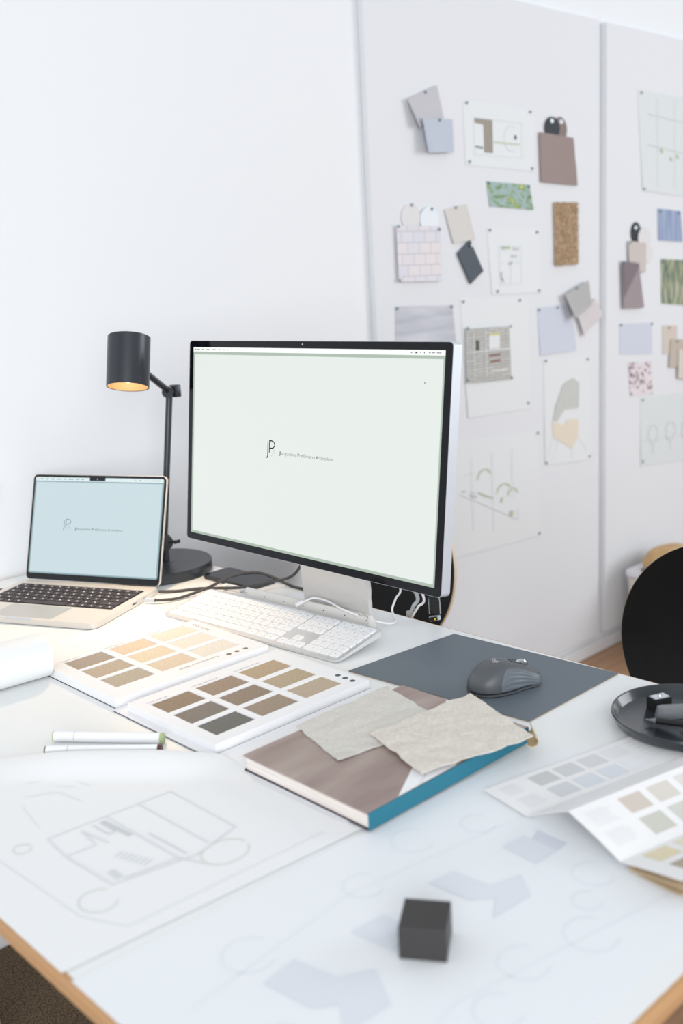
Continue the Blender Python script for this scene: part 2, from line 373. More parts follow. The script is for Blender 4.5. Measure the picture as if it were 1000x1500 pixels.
# lid
LE = Vector((0, math.sin(LT), math.cos(LT))); LN = Vector((0, -math.cos(LT), math.sin(LT))); LO = Vector((0, 0, .012))
def ll(u, v, h=0): return LO+Vector((1, 0, 0))*u+LE*v+LN*h
b = nb(); prism(b, rrect(-.3126, 0, .001, .2150, .010), -.0045, -.0004, ll)
be = [e for e in b.edges if len(e.link_faces) == 2 and e.calc_face_angle(0) > 1.2]; bmesh.ops.bevel(b, geom=be, offset=.0009, segments=2, affect='EDGES')
lid = obj('lid', b, 'lapalu', lp, True)
obj('lid_bezel', prism(nb(), rrect(-.3112, -.0014, .0012, .2138, .009), -.0004, .0002, ll), 'bezel', lid)
ls = obj('screen', prism(nb(), rrect(-.3066, -.0062, .0135, .2092, .004, 4), .0002, .0004, ll), 'lscreenb', lp, label='pale blue lit laptop screen with a small logo')
obj('screen_page', prism(nb(), rrect(-.3035, -.0095, .0165, .1990, .001, 2), .0004, .0005, ll), 'lscreen', ls)
obj('menu_bar', prism(nb(), rrect(-.3060, -.0068, .2015, .2088, .003, 3), .0004, .0005, ll), 'lmenu', ls)
obj('camera_notch', prism(nb(), rrect(-.1765, -.1398, .2028, .2096, .0015, 3), .0004, .0007, ll), 'bezel', ls)
obj('webcam', prism(nb(), ellipse(-.158, .2062, .0012, .0012, 12), .0007, .0008, ll), 'chrome', ls)
lk = lambda u, v: ll(u, v, .0011)
obj('logo_letters', ribbons(nb(), [[(-.2284, .1225), (-.2284, .1065)]+arc(-.2310, .1065, .0026, .0045, 0, -80, 8), [(-.2243, .1070), (-.2243, .1245)]+arc(-.2205, .1193, .0072, .0052, 90, -90, 12)+[(-.2243, .1141)]], .0009, lk), 'linkt', ls)
obj('logo_letter_grey', ribbons(nb(), [[(-.2200, .1018), (-.2160, .1110), (-.2120, .1018)]], .0004, lk), 'linkg', ls)
x = -.2028
for wd, wt in (('Jacqueline', .0382), ('Preßmann', .0362), ('Architektur', .0352)):
    text(wd[0], wt*.09, .0052, lambda u, v, x=x: lk(x+u, .1032+v), 'linkt', ls, bold=.01)
    text(wd[1:], wt*.86, .0052, lambda u, v, x=x+wt*.115: lk(x+u, .1032+v), 'linkg', ls); x += wt+.0018
for x0, x1 in ((-.301, -.298), (-.294, -.287), (-.282, -.275), (-.270, -.260), (-.255, -.243), (-.238, -.231), (-.226, -.214), (-.209, -.201), (-.196, -.190), (-.072, -.069), (-.062, -.057), (-.050, -.048), (-.042, -.040), (-.034, -.030), (-.028, -.014)):
    obj('menu_print', ribbons(nb(), [[(x0, .2052), (x1, .2052)]], .0013, lk), 'linkg', ls)
obj('hinge', prism(nb(), [(-.2676, .0020), (-.045, .0020), (-.045, .0085), (-.2676, .0085)], -.004, .0014, ll), 'bezel', lp)
for y0, y1 in ((-.058, -.049), (-.098, -.085)):
    obj('port', bx(-.0004, .0003, y0, y1, .0058, .0084), 'blackp', lp)

# ------------------------------------------------------------------ keyboard
KX, KY, KYAW, KZ, KP = .2117, -.139, .0833, .008, .1542
# local frame: x to the rear, y to the typist's left; origin at the front of the key field, middle of its length
fx = KX-.102*math.cos(KP)*math.cos(KYAW)-.2025*math.sin(KYAW); fy = KY-.102*math.cos(KP)*math.sin(KYAW)+.2025*math.cos(KYAW)
kb = thing('keyboard', 'white full size wired keyboard with silver frame in front of the monitor', 'keyboard', (fx, fy, ZD+KZ-.0018), (0, -KP, KYAW))
b = nb(); prism(b, rrect(-.0065, .1085, -.2093, .2093, .010), -.0045, 0)
for v in b.verts:
    if v.co.z < -.001 and v.co.x > .05: v.co.z -= .004
be = [e for e in b.edges if len(e.link_faces) == 2 and e.calc_face_angle(0) > 1.2]; bmesh.ops.bevel(b, geom=be, offset=.0012, segments=2, affect='EDGES')
obj('frame', b, 'kbody', kb, True)
g = -.2; n = -1
rows = [[1.5]+[1]*12+[1, g, 1, 1, 1, g, 1, 1, 1, 1], [1]*13+[1.5, g, 1, 1, 1, g, 1, 1, 1, 1], [1.5]+[1]*12+[1, g, 1, 1, 1, g, 1, 1, 1, 1],
        [1.75]+[1]*11+[1.75, g, n, n, n, g, 1, 1, 1, 1], [1.25]+[1]*11+[2.25, g, n, 1, n, g, 1, 1, 1, 1], [1.5, 1, 1.25, 7.0, 1.25, 1, 1.5, g, 1, 1, 1, g, 2, 1, 1]]
rows[0][0] = 1.5
lg_ = keys(rows, -.2025, .405, .102, .017, .0022, 0, .0018, 'key', kb, FnB)
lm = nb()
for (u, v, wk) in lg_:
    if wk < .05: prism(lm, [FnB.d(a, c) for a, c in rrect(u-.0012, u+.0012, v-.0010, v+.0014, .0004, 2)], .0018, .00186)
obj('key_legends', lm, 'keyprint', kb)
# scale ruler behind it
rl = thing('scale_ruler', 'triangular white scale ruler with tick marks behind the keyboard', 'ruler', (.2345, .060, ZD+.005), (0, 0, .0833))
rb = nb(); prism(rb, [(-.0120, 0), (.0120, 0), (.0018, .0218), (-.0018, .0218)], -.150, .150, lambda u, v, h: (u, h, v)); obj('body', rb, 'rulerm', rl)
tk = nb(); 
def rf(u, v): t = v/.027; return Vector((-.0120+.0102*t-.0003, u, .0218*t+.0002))
ribbons(tk, [[(-.145+.29*i/110, .0265), (-.145+.29*i/110, .0225-(.004 if i % 10 == 0 else 0))] for i in range(111)], .0008, rf); obj('tick_marks', tk, 'tickm', rl)
db = nb(); ribbons(db, [[(-.145+.29*i/6, .0165), (-.1425+.29*i/6, .0165)] for i in range(7)], .0018, rf); obj('number_marks', db, 'ink', rl)

# ------------------------------------------------------------------ lamp
la = thing('desk_lamp', 'black adjustable desk lamp with cylinder shade glowing warm', 'lamp', (.2386, .5199, ZD))
lo = Vector((.2386, .5199, 0))
def L(*p): return Vector(p)-lo
obj('base', lathe(nb(), [(0, 0), (.1055, 0), (.107, .0015), (.107, .0205), (.1055, .022), (0, .022)], 72), 'black', la, True)
obj('base_hub', lathe(nb(), [(0, .022), (.03, .022), (.0298, .0225), (0, .0225)], 40), 'black', la, True)
jb, jt = L(.2535, .52, .062), L(.299, .52, .367)
obj('stem', rod(nb(), jb-Vector((.0, 0, .0395)), jb-Vector((0, 0, .008)), .008, n=20), 'black', la, True)
k = nb(); rod(k, jb-Vector((.006, .013, 0)), jb+Vector((.006, .013, 0)), .0165, n=28); rod(k, jb+Vector((0, -.013, 0)), jb+Vector((.012, -.026, .001)), .003)
box(k, jb.x+.006, jb.x+.02, jb.y-.029, jb.y-.026, jb.z-.003, jb.z+.004); obj('lower_joint', k, 'black', la, True)
obj('post', rod(nb(), jb, jt, .0068, n=20), 'black', la, True)
k = nb(); rod(k, jt-Vector((.012, .010, 0)), jt+Vector((.012, .010, 0)), .0115, n=24); box(k, jt.x+.006, jt.x+.021, jt.y-.012, jt.y+.008, jt.z-.012, jt.z+.013, bev=.002)
obj('upper_joint', k, 'black', la, True)
ax = Vector((.2575, .1860, .9482)).normalized(); sc_ = L(.136, .40, .444); sb, stp = sc_-ax*.047, sc_+ax*.047
obj('arm', rod(nb(), jt, sc_+Vector((.024, .024, -.004)), .0065, n=20), 'black', la, True)
m_, Ls = aim(sb, stp); R_ = .0388
obj('shade', lathe(nb(), [(R_-.0016, .0), (R_, 0), (R_, Ls-.001), (R_-.001, Ls), (0, Ls), (0, Ls-.002), (R_-.0016, Ls-.002)], 56, m_, closed=True), 'black', la, True)
obj('shade_lining', lathe(nb(), [(R_-.0018, .0006), (R_-.0018, Ls-.0025), (0, Ls-.0025), (0, Ls-.003), (R_-.0024, Ls-.003), (R_-.0024, .0006)], 56, m_, closed=True), 'shadein', la, True)
obj('bulb', lathe(nb(), [(0, .010), (.012, .0105), (.0195, .013), (.0215, .018), (.0215, .030), (.015, .045), (.012, .06), (0, .06)], 40, m_), 'bulb', la, True)
sp = bpy.data.lights.new('lamp_light', 'SPOT'); sp.energy = 5.0; sp.color = (1, .69, .38); sp.spot_size = math.radians(118); sp.spot_blend = .7; sp.shadow_soft_size = .02
so = bpy.data.objects.new('lamp_light', sp); COL.objects.link(so); so.location = sb+ax*.006+lo+Vector((0, 0, ZD)); so.rotation_euler = (-ax).to_track_quat('-Z', 'Y').to_euler()

# ------------------------------------------------------------------ colour sample folder
sf = thing('sample_folder', 'opened white folder of textured colour swatches in two trays', 'sample folder', (-.07, -.05, ZD))
f0 = Vector((-.07, -.05, 0))
def ff(u, v, h=0): return Vector((u, v, h))-f0
def fbox(x0, x1, y0, y1, z0, z1, **k): return bx(x0-f0.x, x1-f0.x, y0-f0.y, y1-f0.y, z0, z1, **k)
for (x0, x1, y0, y1) in ((-.2075, .071, -.036, .1665), (-.2145, .069, -.262, -.040), (-.2085, .069, -.505, -.266)):
    obj('cover_board', fbox(x0, x1, y0, y1, .0012, .003), 'card', sf); obj('cover_lining', fbox(x0-.0004, x1+.0004, y0, y1, 0, .0012), 'cardd', sf, label='dark outer side of the folder cover')
fl = nb(); prism(fl, [(-.135, .310), (-.2, .17), (.071, .17), (.118, .272)], .0002, .0012, ff); obj('end_flap', fl, 'card', sf)
def tray(x0, x1, y0, y1, cols, rws, cl):
    t = obj('tray', fbox(x0, x1, y0, y1, .003, .0115), 'card', sf)
    fr = nb(); xs = [x0]+[v for c in cols for v in c]+[x1]; ys = [y0]+[v for r in rws[::-1] for v in r[::-1]]+[y1]
    for i in range(0, len(xs), 2): box(fr, xs[i]-f0.x, xs[i+1]-f0.x, y0-f0.y, y1-f0.y, .0115, .0138)
    for i in range(1, len(xs)-1, 2):
        for j in range(0, len(ys), 2): box(fr, xs[i]-f0.x, xs[i+1]-f0.x, ys[j]-f0.y, ys[j+1]-f0.y, .0115, .0138)
    obj('tray_frame', fr, 'card', sf)
    for i, c in enumerate(cols):
        for j, r in enumerate(rws):
            cc = cl[i][j]; m = mat('swatch_%d_%d_%d' % cc, cc, .55, var=(tuple(min(255, v+16) for v in cc), 420), bump=(420, .6))
            obj('swatch', fbox(c[0]+.0002, c[1]-.0002, r[1]+.0002, r[0]-.0002, .0115, .0122), m, sf)
tray(-.2065, .070, -.0355, .1655, ((-.182, -.115), (-.103, -.037), (-.027, .043)), ((.158, .112), (.105, .0585), (.050, .003)),
     (((158, 142, 126), (176, 158, 136), (172, 158, 138)), ((214, 192, 166), (218, 200, 172), (212, 192, 166)), ((226, 212, 196), (226, 216, 204), (222, 214, 202))))
tray(-.203, .067, -.262, -.060, ((-.185, -.121), (-.110, -.045), (-.033, .036)), ((-.088, -.133), (-.142, -.187), (-.196, -.2405)),
     (((134, 112, 88), (116, 106, 96), (92, 92, 88)), ((146, 124, 104), (134, 116, 98), (146, 128, 110)), ((172, 150, 120), (172, 154, 126), (178, 160, 138))))
def cap(s, x0, y, wd, h, m='print_', rot=0):
    c, n_ = math.cos(rot), math.sin(rot)
    text(s, wd, h, lambda u, v: ff(x0+u*c-v*n_, y+u*n_+v*c, .01388), m, sf)
cap('GREY SALT', -.184, .1605, .034, .0034); cap('PORRIDGE', -.105, .1605, .033, .0034); cap('VANILLA', -.029, .1605, .030, .0034)
cap('EASYLIFE', .0520, .1470, .047, .0060, 'printd', -pi/2); cap('Contemporary design', -.0100, -.0095, .072, .0052, 'printd', pi)
cap('TRUFFLE', -.187, -.0850, .034, .0036); cap('MUSHROOM', -.112, -.0850, .046, .0036); cap('CAFFELATTE', -.035, -.0850, .046, .0036)
for q, m in (((.0054, -.0175), 'dotb'), ((.0215, -.0175), 'dotb'), ((.0381, -.0175), 'dotb'), ((.0520, -.214), 'dot'), ((.0515, -.2295), 'dot'), ((.0510, -.245), 'dot')):
    obj('colour_dot', prism(nb(), ellipse(q[0], q[1], .0042, .0042, 20), .01382, .01392, ff), m, sf)

# ------------------------------------------------------------------ papers on the desk
def dsheet(name, label, quad, m, disp=None, z=.0008, nx=24, ny=24, th=.0003):
    c = sum((Vector(q) for q in quad), Vector((0, 0)))/4; r = thing(name, label, 'drawing', (c.x, c.y, ZD))
    def fn(u, v):
        p = bil(quad, u, v); return Vector((p.x-c.x, p.y-c.y, z+(disp(p.x, p.y) if disp else 0)))
    obj('paper', cloth(nb(), nx, ny, fn, th), m, r, True); return r, c
def dmark(r, c, name, paths, wd, m, z): obj(name, ribbons(nb(), paths, wd, lambda u, v: Vector((u-c.x, v-c.y, z))), m, r)
def ddisp(x, y):
    z = 0
    if x < -.545: z -= min(.02, (-.545-x)*1.2)
    return z
q2_ = [(-.5435, -.862), (.085, -.862), (.085, -.545), (-.5435, -.515)]
r, c = dsheet('site_plan_sheet', 'large drafting sheet with bluish roof shapes under the black block', q2_, 'traceb', ddisp, .0006)
zz = .0010
def flat(name, polys, m, z, r, c):
    for p in polys:
        b = nb(); b.faces.new([b.verts.new((u-c.x, v-c.y, z)) for u, v in p]); obj(name, b, m, r)
flat('roof_wash', [[(-.139, -.656), (-.142, -.700), (-.108, -.701), (-.1085, -.660)], [(-.250, -.6495), (-.234, -.6425), (-.188, -.726), (-.239, -.7235)][:0] or [(-.236, -.643), (-.205, -.648), (-.200, -.690), (-.213, -.706), (-.232, -.690)], [(-.200, -.690), (-.166, -.700), (-.188, -.7275), (-.239, -.7235), (-.213, -.706)],
     [(-.338, -.643), (-.3016, -.646), (-.296, -.678), (-.333, -.690)], [(-.435, -.638), (-.3976, -.633), (-.389, -.678), (-.410, -.704), (-.428, -.690)], [(-.389, -.678), (-.360, -.694), (-.382, -.734), (-.430, -.730), (-.410, -.704)]], 'roof', zz, r, c)
flat('roof_wash_dark', [[(-.108, -.701), (-.0914, -.7009), (-.0901, -.664), (-.1085, -.670)]], 'roofd', zz, r, c)
trees = []
for (x_, y_, rr) in ((-.19, -.58, .022), (-.28, -.60, .02), (-.12, -.61, .018), (-.27, -.78, .022), (-.20, -.80, .024), (-.33, -.80, .02), (-.12, -.75, .02), (-.16, -.77, .014), (-.42, -.60, .024), (-.47, -.70, .02)): trees.append(arc(x_, y_, rr, rr, 20, 300, 22))
for t_ in trees: dmark(r, c, 'tree_outline', [t_], .0008, 'planl', zz)
for t_ in ([(-.50, -.62), (-.30, -.60), (-.05, -.64)], [(-.5, -.80), (-.35, -.77), (-.1, -.82)]): dmark(r, c, 'contour_line', [t_], .0006, 'planl', zz)
def d1(x, y):
    # the far edge of this sheet lies over the second marker
    ax_, ay_, bx_, by_ = -.356, -.112, -.240, -.246
    L_ = math.hypot(bx_-ax_, by_-ay_); t = ((x-ax_)*(bx_-ax_)+(y-ay_)*(by_-ay_))/L_/L_; dd = ((x-ax_)*(-(by_-ay_))+(y-ay_)*(bx_-ax_))/L_   # signed distance, + is far side
    k_ = max(0, min(1, 1.25-abs(t-.5)*1.1)); k_ = k_*k_*(3-2*k_); s = max(0, 1-abs(dd+.004)/.055); return .0125*k_*s*s*(3-2*s)+ddisp(x, y)
q1_ = [(-.5445, -.500), (-.206, -.5255), (-.204, -.2735), (-.5445, .1000)]
r, c = dsheet('floor_plan_sheet', 'drafting sheet with a pencil floor plan at the near left desk edge', q1_, 'trace', d1, .0018, 60, 60)
zz = .0022
W_ = [[(-.4451, -.2878), (-.2964, -.3002), (-.2955, -.4209), (-.3547, -.4346)], [(-.4451, -.2878), (-.4493, -.3351), (-.416, -.338), (-.412, -.300)], [(-.338, -.297), (-.334, -.425)], [(-.378, -.293), (-.372, -.425)], [(-.412, -.300), (-.405, -.345)], [(-.4493, -.3351), (-.4438, -.4166), (-.3547, -.4346), (-.2955, -.4209)], [(-.43, -.415), (-.372, -.425), (-.36, -.455)]]
dmark(r, c, 'plan_walls', W_, .0022, 'plan', zz)
dmark(r, c, 'plan_stairs', [[(-.384-.0022*i, -.300), (-.379-.0022*i, -.35)] for i in range(3)]+[[(-.416+.002*i, -.375-.006*i), (-.404+.002*i, -.372-.006*i)] for i in range(7)]+[[(-.437, -.395-.004*i), (-.428, -.395-.004*i)] for i in range(5)]+[[(-.366, -.36), (-.362, -.425)], [(-.398, -.30), (-.396, -.33), (-.388, -.33), (-.389, -.30)]], .0016, 'pland', zz)
for t_ in [arc(-.333, -.452, .026, .022, 0, 345, 30), arc(-.4675, -.430, .018, .020, 30, 320, 24), arc(-.4733, -.2862, .009, .010, 0, 340, 18)]: dmark(r, c, 'plan_tree', [t_], .0016, 'plang', zz)
dmark(r, c, 'plan_boundary', [[(-.500, -.290), (-.492, -.44), (-.470, -.487), (-.24, -.500)], [(-.50, -.29), (-.512, -.16)], [(-.215, -.35), (-.214, -.49)]], .0011, 'planl', zz)
dmark(r, c, 'plan_garage', [[(-.40, -.150), (-.36, -.175), (-.352, -.215)], [(-.42, -.18), (-.385, -.20), (-.378, -.24)], [(-.43, -.20), (-.44, -.26)], [(-.38, -.185), (-.365, -.205)]], .0011, 'planl', zz)

# rolled paper
rp = thing('paper_roll', 'thick roll of white paper at the left desk edge', 'paper roll', (-.208, .165, ZD), (0, 0, -.07))
b = nb(); n_ = 120; R0, R1, LN_ = .030, .0345, .40; pr = []
for i in range(n_+1):
    t = i/n_; a = -pi/2+.25-t*2*pi*2.2; rr = R1-(R1-R0)*t; pr.append((rr*math.cos(a), .0348+rr*math.sin(a)))
bv = [[b.verts.new((x_, y_, z_)) for (y_, z_) in pr] for x_ in (0, -LN_)]; bw = [[b.verts.new((x_, y_*.985, .0348+(z_-.0348)*.985)) for (y_, z_) in pr] for x_ in (0, -LN_)]
for i in range(n_):
    b.faces.new((bv[0][i], bv[0][i+1], bv[1][i+1], bv[1][i])); b.faces.new((bw[0][i], bw[1][i], bw[1][i+1], bw[0][i+1]))
    b.faces.new((bv[0][i], bw[0][i], bw[0][i+1], bv[0][i+1])); b.faces.new((bv[1][i], bv[1][i+1], bw[1][i+1], bw[1][i]))
obj('rolled_sheet', b, 'rolls', rp, True)

# markers
def marker(label, p, yaw, capm, capn):
    r = thing('marker_pen', label, 'marker pen', p, (0, 0, yaw), 'marker pens')
    prof = ellipse(0, .0072, .0066, .0070, 20)
    def sec(x0, x1, m, name, s=1.0): obj(name, prism(nb(), [(u*s, .0072+(v-.0072)*s) for u, v in prof], x0, x1, lambda u, v, h: (h, u, v)), m, r, True)
    sec(-.0750, -.0730, capn, 'end_ring', .9); sec(-.0730, -.045, 'paper', 'cap'); sec(-.045, -.0444, 'print_', 'cap_seam', .98); sec(-.0444, .0705, 'paper', 'barrel'); sec(.0705, .0750, capn, 'end_plug', 1.01)
MT['mgreen'] = mat('marker_green', (168, 184, 140), .5); MT['mbrown'] = mat('marker_brown', (84, 52, 46), .5)
marker('white marker pen with pale green ends lying on the desk', (-.2720, -.1235, ZD), math.atan2(-.1208, .0932), 'paper', 'mgreen')
marker('white marker pen with dark brown ends half under the plan sheet', (-.2970, -.1530, ZD), math.atan2(-.1152, .1022), 'paper', 'mbrown')

# ------------------------------------------------------------------ slate mat, mouse
sm = thing('leather_mat', 'dark slate rectangular leather mat under the mouse', 'desk mat', (.2125, -.350, ZD))
P_ = [(.0950, -.1905), (.1195, -.5000), (.3300, -.4998), (.3150, -.2086)]
obj('mat_back', prism(nb(), P_, .0002, .0010, lambda u, v, h: (u-.2125, v+.350, h)), 'padedge', sm)
obj('mat_face', prism(nb(), P_, .0010, .0020, lambda u, v, h: (u-.2125, v+.350, h)), 'pad', sm)

ms = thing('computer_mouse', 'graphite wireless mouse with ribbed side grip on the slate mat', 'mouse', (.1905, -.4055, ZD+.002), (0, 0, math.radians(-20)))
ML, MW, MH = .0545, .031, .0395
def mshape(t, a):
    """t -1 rear .. 1 front, a 0 (right, -y) .. pi (left)"""
    x = t*ML
    env = (max(0, 1-abs(t)**3.2))**.42
    waist = 1-.13*math.exp(-((t-.35)/.28)**2)
    wd = MW*env*waist*(1.0 if t < 0 else 1-.05*t)
    hh = (MH*(1-.20*max(0, t+.15)-.36*max(0, t+.15)**2)) if t > -.15 else MH*(1-.62*((-.15-t)/.85)**2.3)
    if t > .9: hh *= 1-.4*((t-.9)/.1)**2
    if t < -.9: hh *= 1-.35*((-t-.9)/.1)**2
    ca, sa = math.cos(a), math.sin(a)
    y = -wd*math.copysign(abs(ca)**.62, ca); z = .0015+hh*abs(sa)**.72
    return Vector((x, y, z))
b = nb(); NT_, NA = 48, 32
G = [[b.verts.new(mshape(-1+2*i/NT_, pi*j/NA)) for j in range(NA+1)] for i in range(NT_+1)]
for i in range(NT_):
    for j in range(NA): b.faces.new((G[i][j], G[i+1][j], G[i+1][j+1], G[i][j+1]))
bmesh.ops.remove_doubles(b, verts=b.verts, dist=1e-6); obj('shell', b, 'mouse', ms, True)
b = nb(); G = []
for i in range(0, NT_+1):
    t = -1+2*i/NT_; p = [mshape(t, 0), mshape(t, .02)]; e = mshape(t, 0); f_ = mshape(t, pi)
    G.append([b.verts.new((e.x, e.y*.97, 0)), b.verts.new((e.x, e.y*1.012, .0065)), b.verts.new((f_.x, f_.y*1.012, .0065)), b.verts.new((f_.x, f_.y*.97, 0))])
for i in range(NT_):
    for j in range(4): b.faces.new((G[i][j], G[i+1][j], G[i+1][(j+1) % 4], G[i][(j+1) % 4]))
bmesh.ops.remove_doubles(b, verts=b.verts, dist=1e-6); obj('base', b, 'mousedark', ms)
for side in (0, 1):
    b = nb(); nx, ny = 60, 26; G = []
    for i in range(nx+1):
        row = []
        for j in range(ny+1):
            t = -.42+1.33*i/nx; u = j/ny; top = .95-.55*max(0, (t+.42)/1.33)**1.5*.6
            if t < -.1: top *= 1-.75*((-.1-t)/.32)**2
            a = .05+u*top; p = mshape(t, a if side == 0 else pi-a); ed = min(1, min(i, nx-i)/3, min(j, ny-j)/2)
            rip = .5*(1+math.sin(u*30+t*2.2))*math.exp(-((t-.1)/.42)**2)
            out = Vector((0, -1 if side == 0 else 1, .25)).normalized(); row.append(b.verts.new(p+out*(.0004+.0011*rip*ed if ed else -.0004)))
        G.append(row)
    for i in range(nx):
        for j in range(ny): b.faces.new((G[i][j], G[i+1][j], G[i+1][j+1], G[i][j+1]))
    obj('side_grip', b, 'mousegrip', ms, True, label='ribbed rubber side grip')
def mtop(x, y, h=.0006):
    best = min(((abs(mshape(x/ML, pi*k/200).y-y), mshape(x/ML, pi*k/200).z) for k in range(30, 171)), key=lambda q: q[0]); return Vector((x, y, best[1]+h))
wh = nb(); lathe(wh, [(0, -.0035), (.0095, -.0035), (.011, -.002), (.011, .002), (.0095, .0035), (0, .0035)], 28, Matrix.Translation((.027, 0, mtop(.027, 0).z-.0065)) @ Matrix.Rotation(pi/2, 4, 'X'))
obj('scroll_wheel', wh, 'chrome', ms, True)
sl = nb(); pth = [(.010, .0055), (.0085, 0), (.010, -.0055), (.026, -.0062), (.050, -.0050)]
tube(sl, [mtop(x_, y_, .0001) for x_, y_ in [(.050, .0050), (.026, .0062), (.012, .0058), (.0085, 0), (.012, -.0058), (.026, -.0062), (.050, -.0050)]], .0006, 6, 4)
obj('button_seams', sl, 'mousedark', ms)
text('logi', .0150, .0078, lambda u, v: mtop(-.017+v*1.0, .0078-u, .0006), 'logo', ms, 'logo', bold=.012)

# ------------------------------------------------------------------ book with linen swatches
bk = thing('hardcover_book', 'thick hardcover book with mauve cover and teal spine', 'book', (-.07, -.43, ZD+.003))
def bl(x0, x1, y0, y1, z0, z1, **k): return bx(x0+.07, x1+.07, y0+.43, y1+.43, z0, z1, **k)
BX0, BX1, BY0, BY1 = -.2090, .068, -.5365, -.3265
obj('back_cover', bl(BX0, BX1, BY0, BY1, 0, .0018), 'bookd', bk)
obj('page_block', bl(BX0+.002, BX1-.003, BY0+.002, BY1-.003, .0018, .0180), 'pages', bk)
fc = obj('front_cover', bl(BX0, BX1, BY0+.0008, BY1, .0180, .0200), 'bookcover', bk)
obj('spine', bl(BX0, BX1, BY0-.0012, BY0+.0008, 0, .0200, bev=.0006), 'teal', bk)
b = nb(); b.faces.new([b.verts.new((u+.07, v+.43, .02005)) for u, v in ((-.162, -.5350), (-.066, -.5350), (.0675, -.431), (.0675, -.406))]); obj('cover_stripe', b, 'paper', fc, label='white diagonal band printed on the cover')
b = nb(); b.faces.new([b.verts.new((u+.07, v+.43, .02008)) for u, v in ((-.131, -.5350), (-.124, -.5350), (.0675, -.417), (.0675, -.422))]); obj('cover_line', b, 'plan', fc)
def linen(name, label, quad, z, m, seed, curl=None, n=44, group=None):
    c = sum((Vector(q) for q in quad), Vector((0, 0)))/4; r = thing(name, label, 'fabric swatch', (c.x, c.y, ZD+z))
    def fn(u, v):
        j = .0025*noise.noise((u*9+seed, v*9, 3.1)); k_ = .0030*noise.noise((u*8+seed, v*7, 9.7))
        p = bil(quad, u, v); zz = .0016+.0030*abs(noise.noise((u*3.2+seed, v*3.4, 1)))+.0007*noise.noise((u*16+seed, v*18, 4))
        x_, y_ = p.x-c.x+j, p.y-c.y+k_
        if curl and u > curl[0]:
            s = (u-curl[0])/(1-curl[0]); a = s*curl[1]; rr = curl[2]; d_ = (Vector(quad[1])+Vector(quad[2])-Vector(quad[0])-Vector(quad[3])).normalized()
            L_ = s*((Vector(quad[1])-Vector(quad[0])).length)*(1-curl[0]); adv = rr*math.sin(a)-L_; fall = 1 if curl[3] is None else max(0, min(1, (v-curl[3])*4))
            x_ += d_.x*adv*fall; y_ += d_.y*adv*fall; zz += (-rr*(1-math.cos(a)))*fall
        return Vector((x_, y_, zz))
    o = obj('linen', cloth(nb(), n, n, fn, .0012), m, r, True); return r, o
linen('linen_swatch', 'pale grey linen swatch lying on the mauve book cover', [(-.117, -.3165), (-.148, -.427), (.012, -.455), (.048, -.315)], .0230, 'linena', 2.3)
r, o = linen('linen_swatch', 'cream linen swatch draped over the teal spine, topmost of two', [(-.078, -.4100), (-.1144, -.5260), (.040, -.566), (.093, -.4250)], .0268, 'linenb', 7.9)
def crn(u, v):
    a = -1.0+3.3*v; p = bil([(.0385, -.5640), (.0680, -.5350), (.0680, -.5350), (.0385, -.5640)], u, 0); q = r.location; n_ = Vector((.70, -.714))
    return Vector((p.x-q.x+n_.x*.0058*math.cos(a)*(1.15-.3*u), p.y-q.y+n_.y*.0058*math.cos(a)*(1.15-.3*u), -.0045-.0062*math.sin(a)))
obj('rolled_corner', cloth(nb(), 10, 14, crn, .0010), 'linenk', r, True, label='tan coloured curled corner of the swatch')

# ------------------------------------------------------------------ tray with drawing tools
tr = thing('ceramic_tray', 'round dark glazed tray holding sharpener and pencils at right edge', 'tray', (.235, -.655, ZD))
obj('dish', lathe(nb(), [(0, 0), (.074, 0), (.086, .006), (.0915, .0175), (.0905, .0195), (.0885, .0190), (.082, .0085), (.074, .0058), (0, .0055)], 96), 'tray', tr, True)
sh = thing('pencil_sharpener', 'small black wedge pencil sharpener standing in the dark tray', 'sharpener', (.251, -.6085, ZD+.0056), (0, 0, math.radians(-22)))
b = nb(); prism(b, [(-.0135, 0), (.0135, 0), (.0135, .0155), (-.0135, .0165)], -.008, .008, lambda u, v, h: (u, h, v)); obj('body', b, 'blackp', sh)
obj('blade', bx(-.011, .011, -.0062, .0062, .0160, .0170), 'alu', sh); obj('screw', lathe(nb(), [(0, 0), (.0028, 0), (.0022, .0016), (0, .0018)], 16, Matrix.Translation((.001, 0, .017))), 'chrome', sh)
er = obj('eraser', prism(nb(), [(-.026, -.004), (-.021, -.009), (.020, -.0095), (.026, -.003), (.024, .007), (-.019, .0085), (-.0265, .004)], 0, .0135), 'stone'); er.location = (.2430, -.6370, ZD+.0058); er.rotation_euler = (0, 0, math.radians(-43))
for v in er.data.vertices:
    if v.co.z > .006: v.co.x *= .9; v.co.y *= .78
tag(er, 'grey faceted stone-like eraser inside the dark tray', 'eraser')
def pencil(label, a, b_):
    a = Vector(a); b_ = Vector(b_); m0, L_ = aim(a, b_); r = thing('drawing_pencil', label, 'pencil', a, group='pencils in the tray')
    r.rotation_euler = m0.to_euler()
    obj('tip', lathe(nb(), [(0, 0), (.0007, .0003), (.0008, .004), (0, .004)], 10), 'chrome', r); obj('cone', lathe(nb(), [(0, .004), (.0011, .004), (.0038, .014), (0, .014)], 20), 'stone', r, True)
    obj('barrel', lathe(nb(), [(0, .014), (.0040, .014), (.0042, .03), (.0042, L_-.002), (.003, L_), (0, L_)], 20), 'blackp', r, True)
pencil('black pencil with grey cone tip lying near the front of the tray', (.2000, -.6190, ZD+.0105), (.2230, -.7540, ZD+.0245))
pencil('black pencil lying beside the eraser across the tray, mostly out of frame', (.2155, -.6560, ZD+.0105), (.2500, -.7700, ZD+.0245))

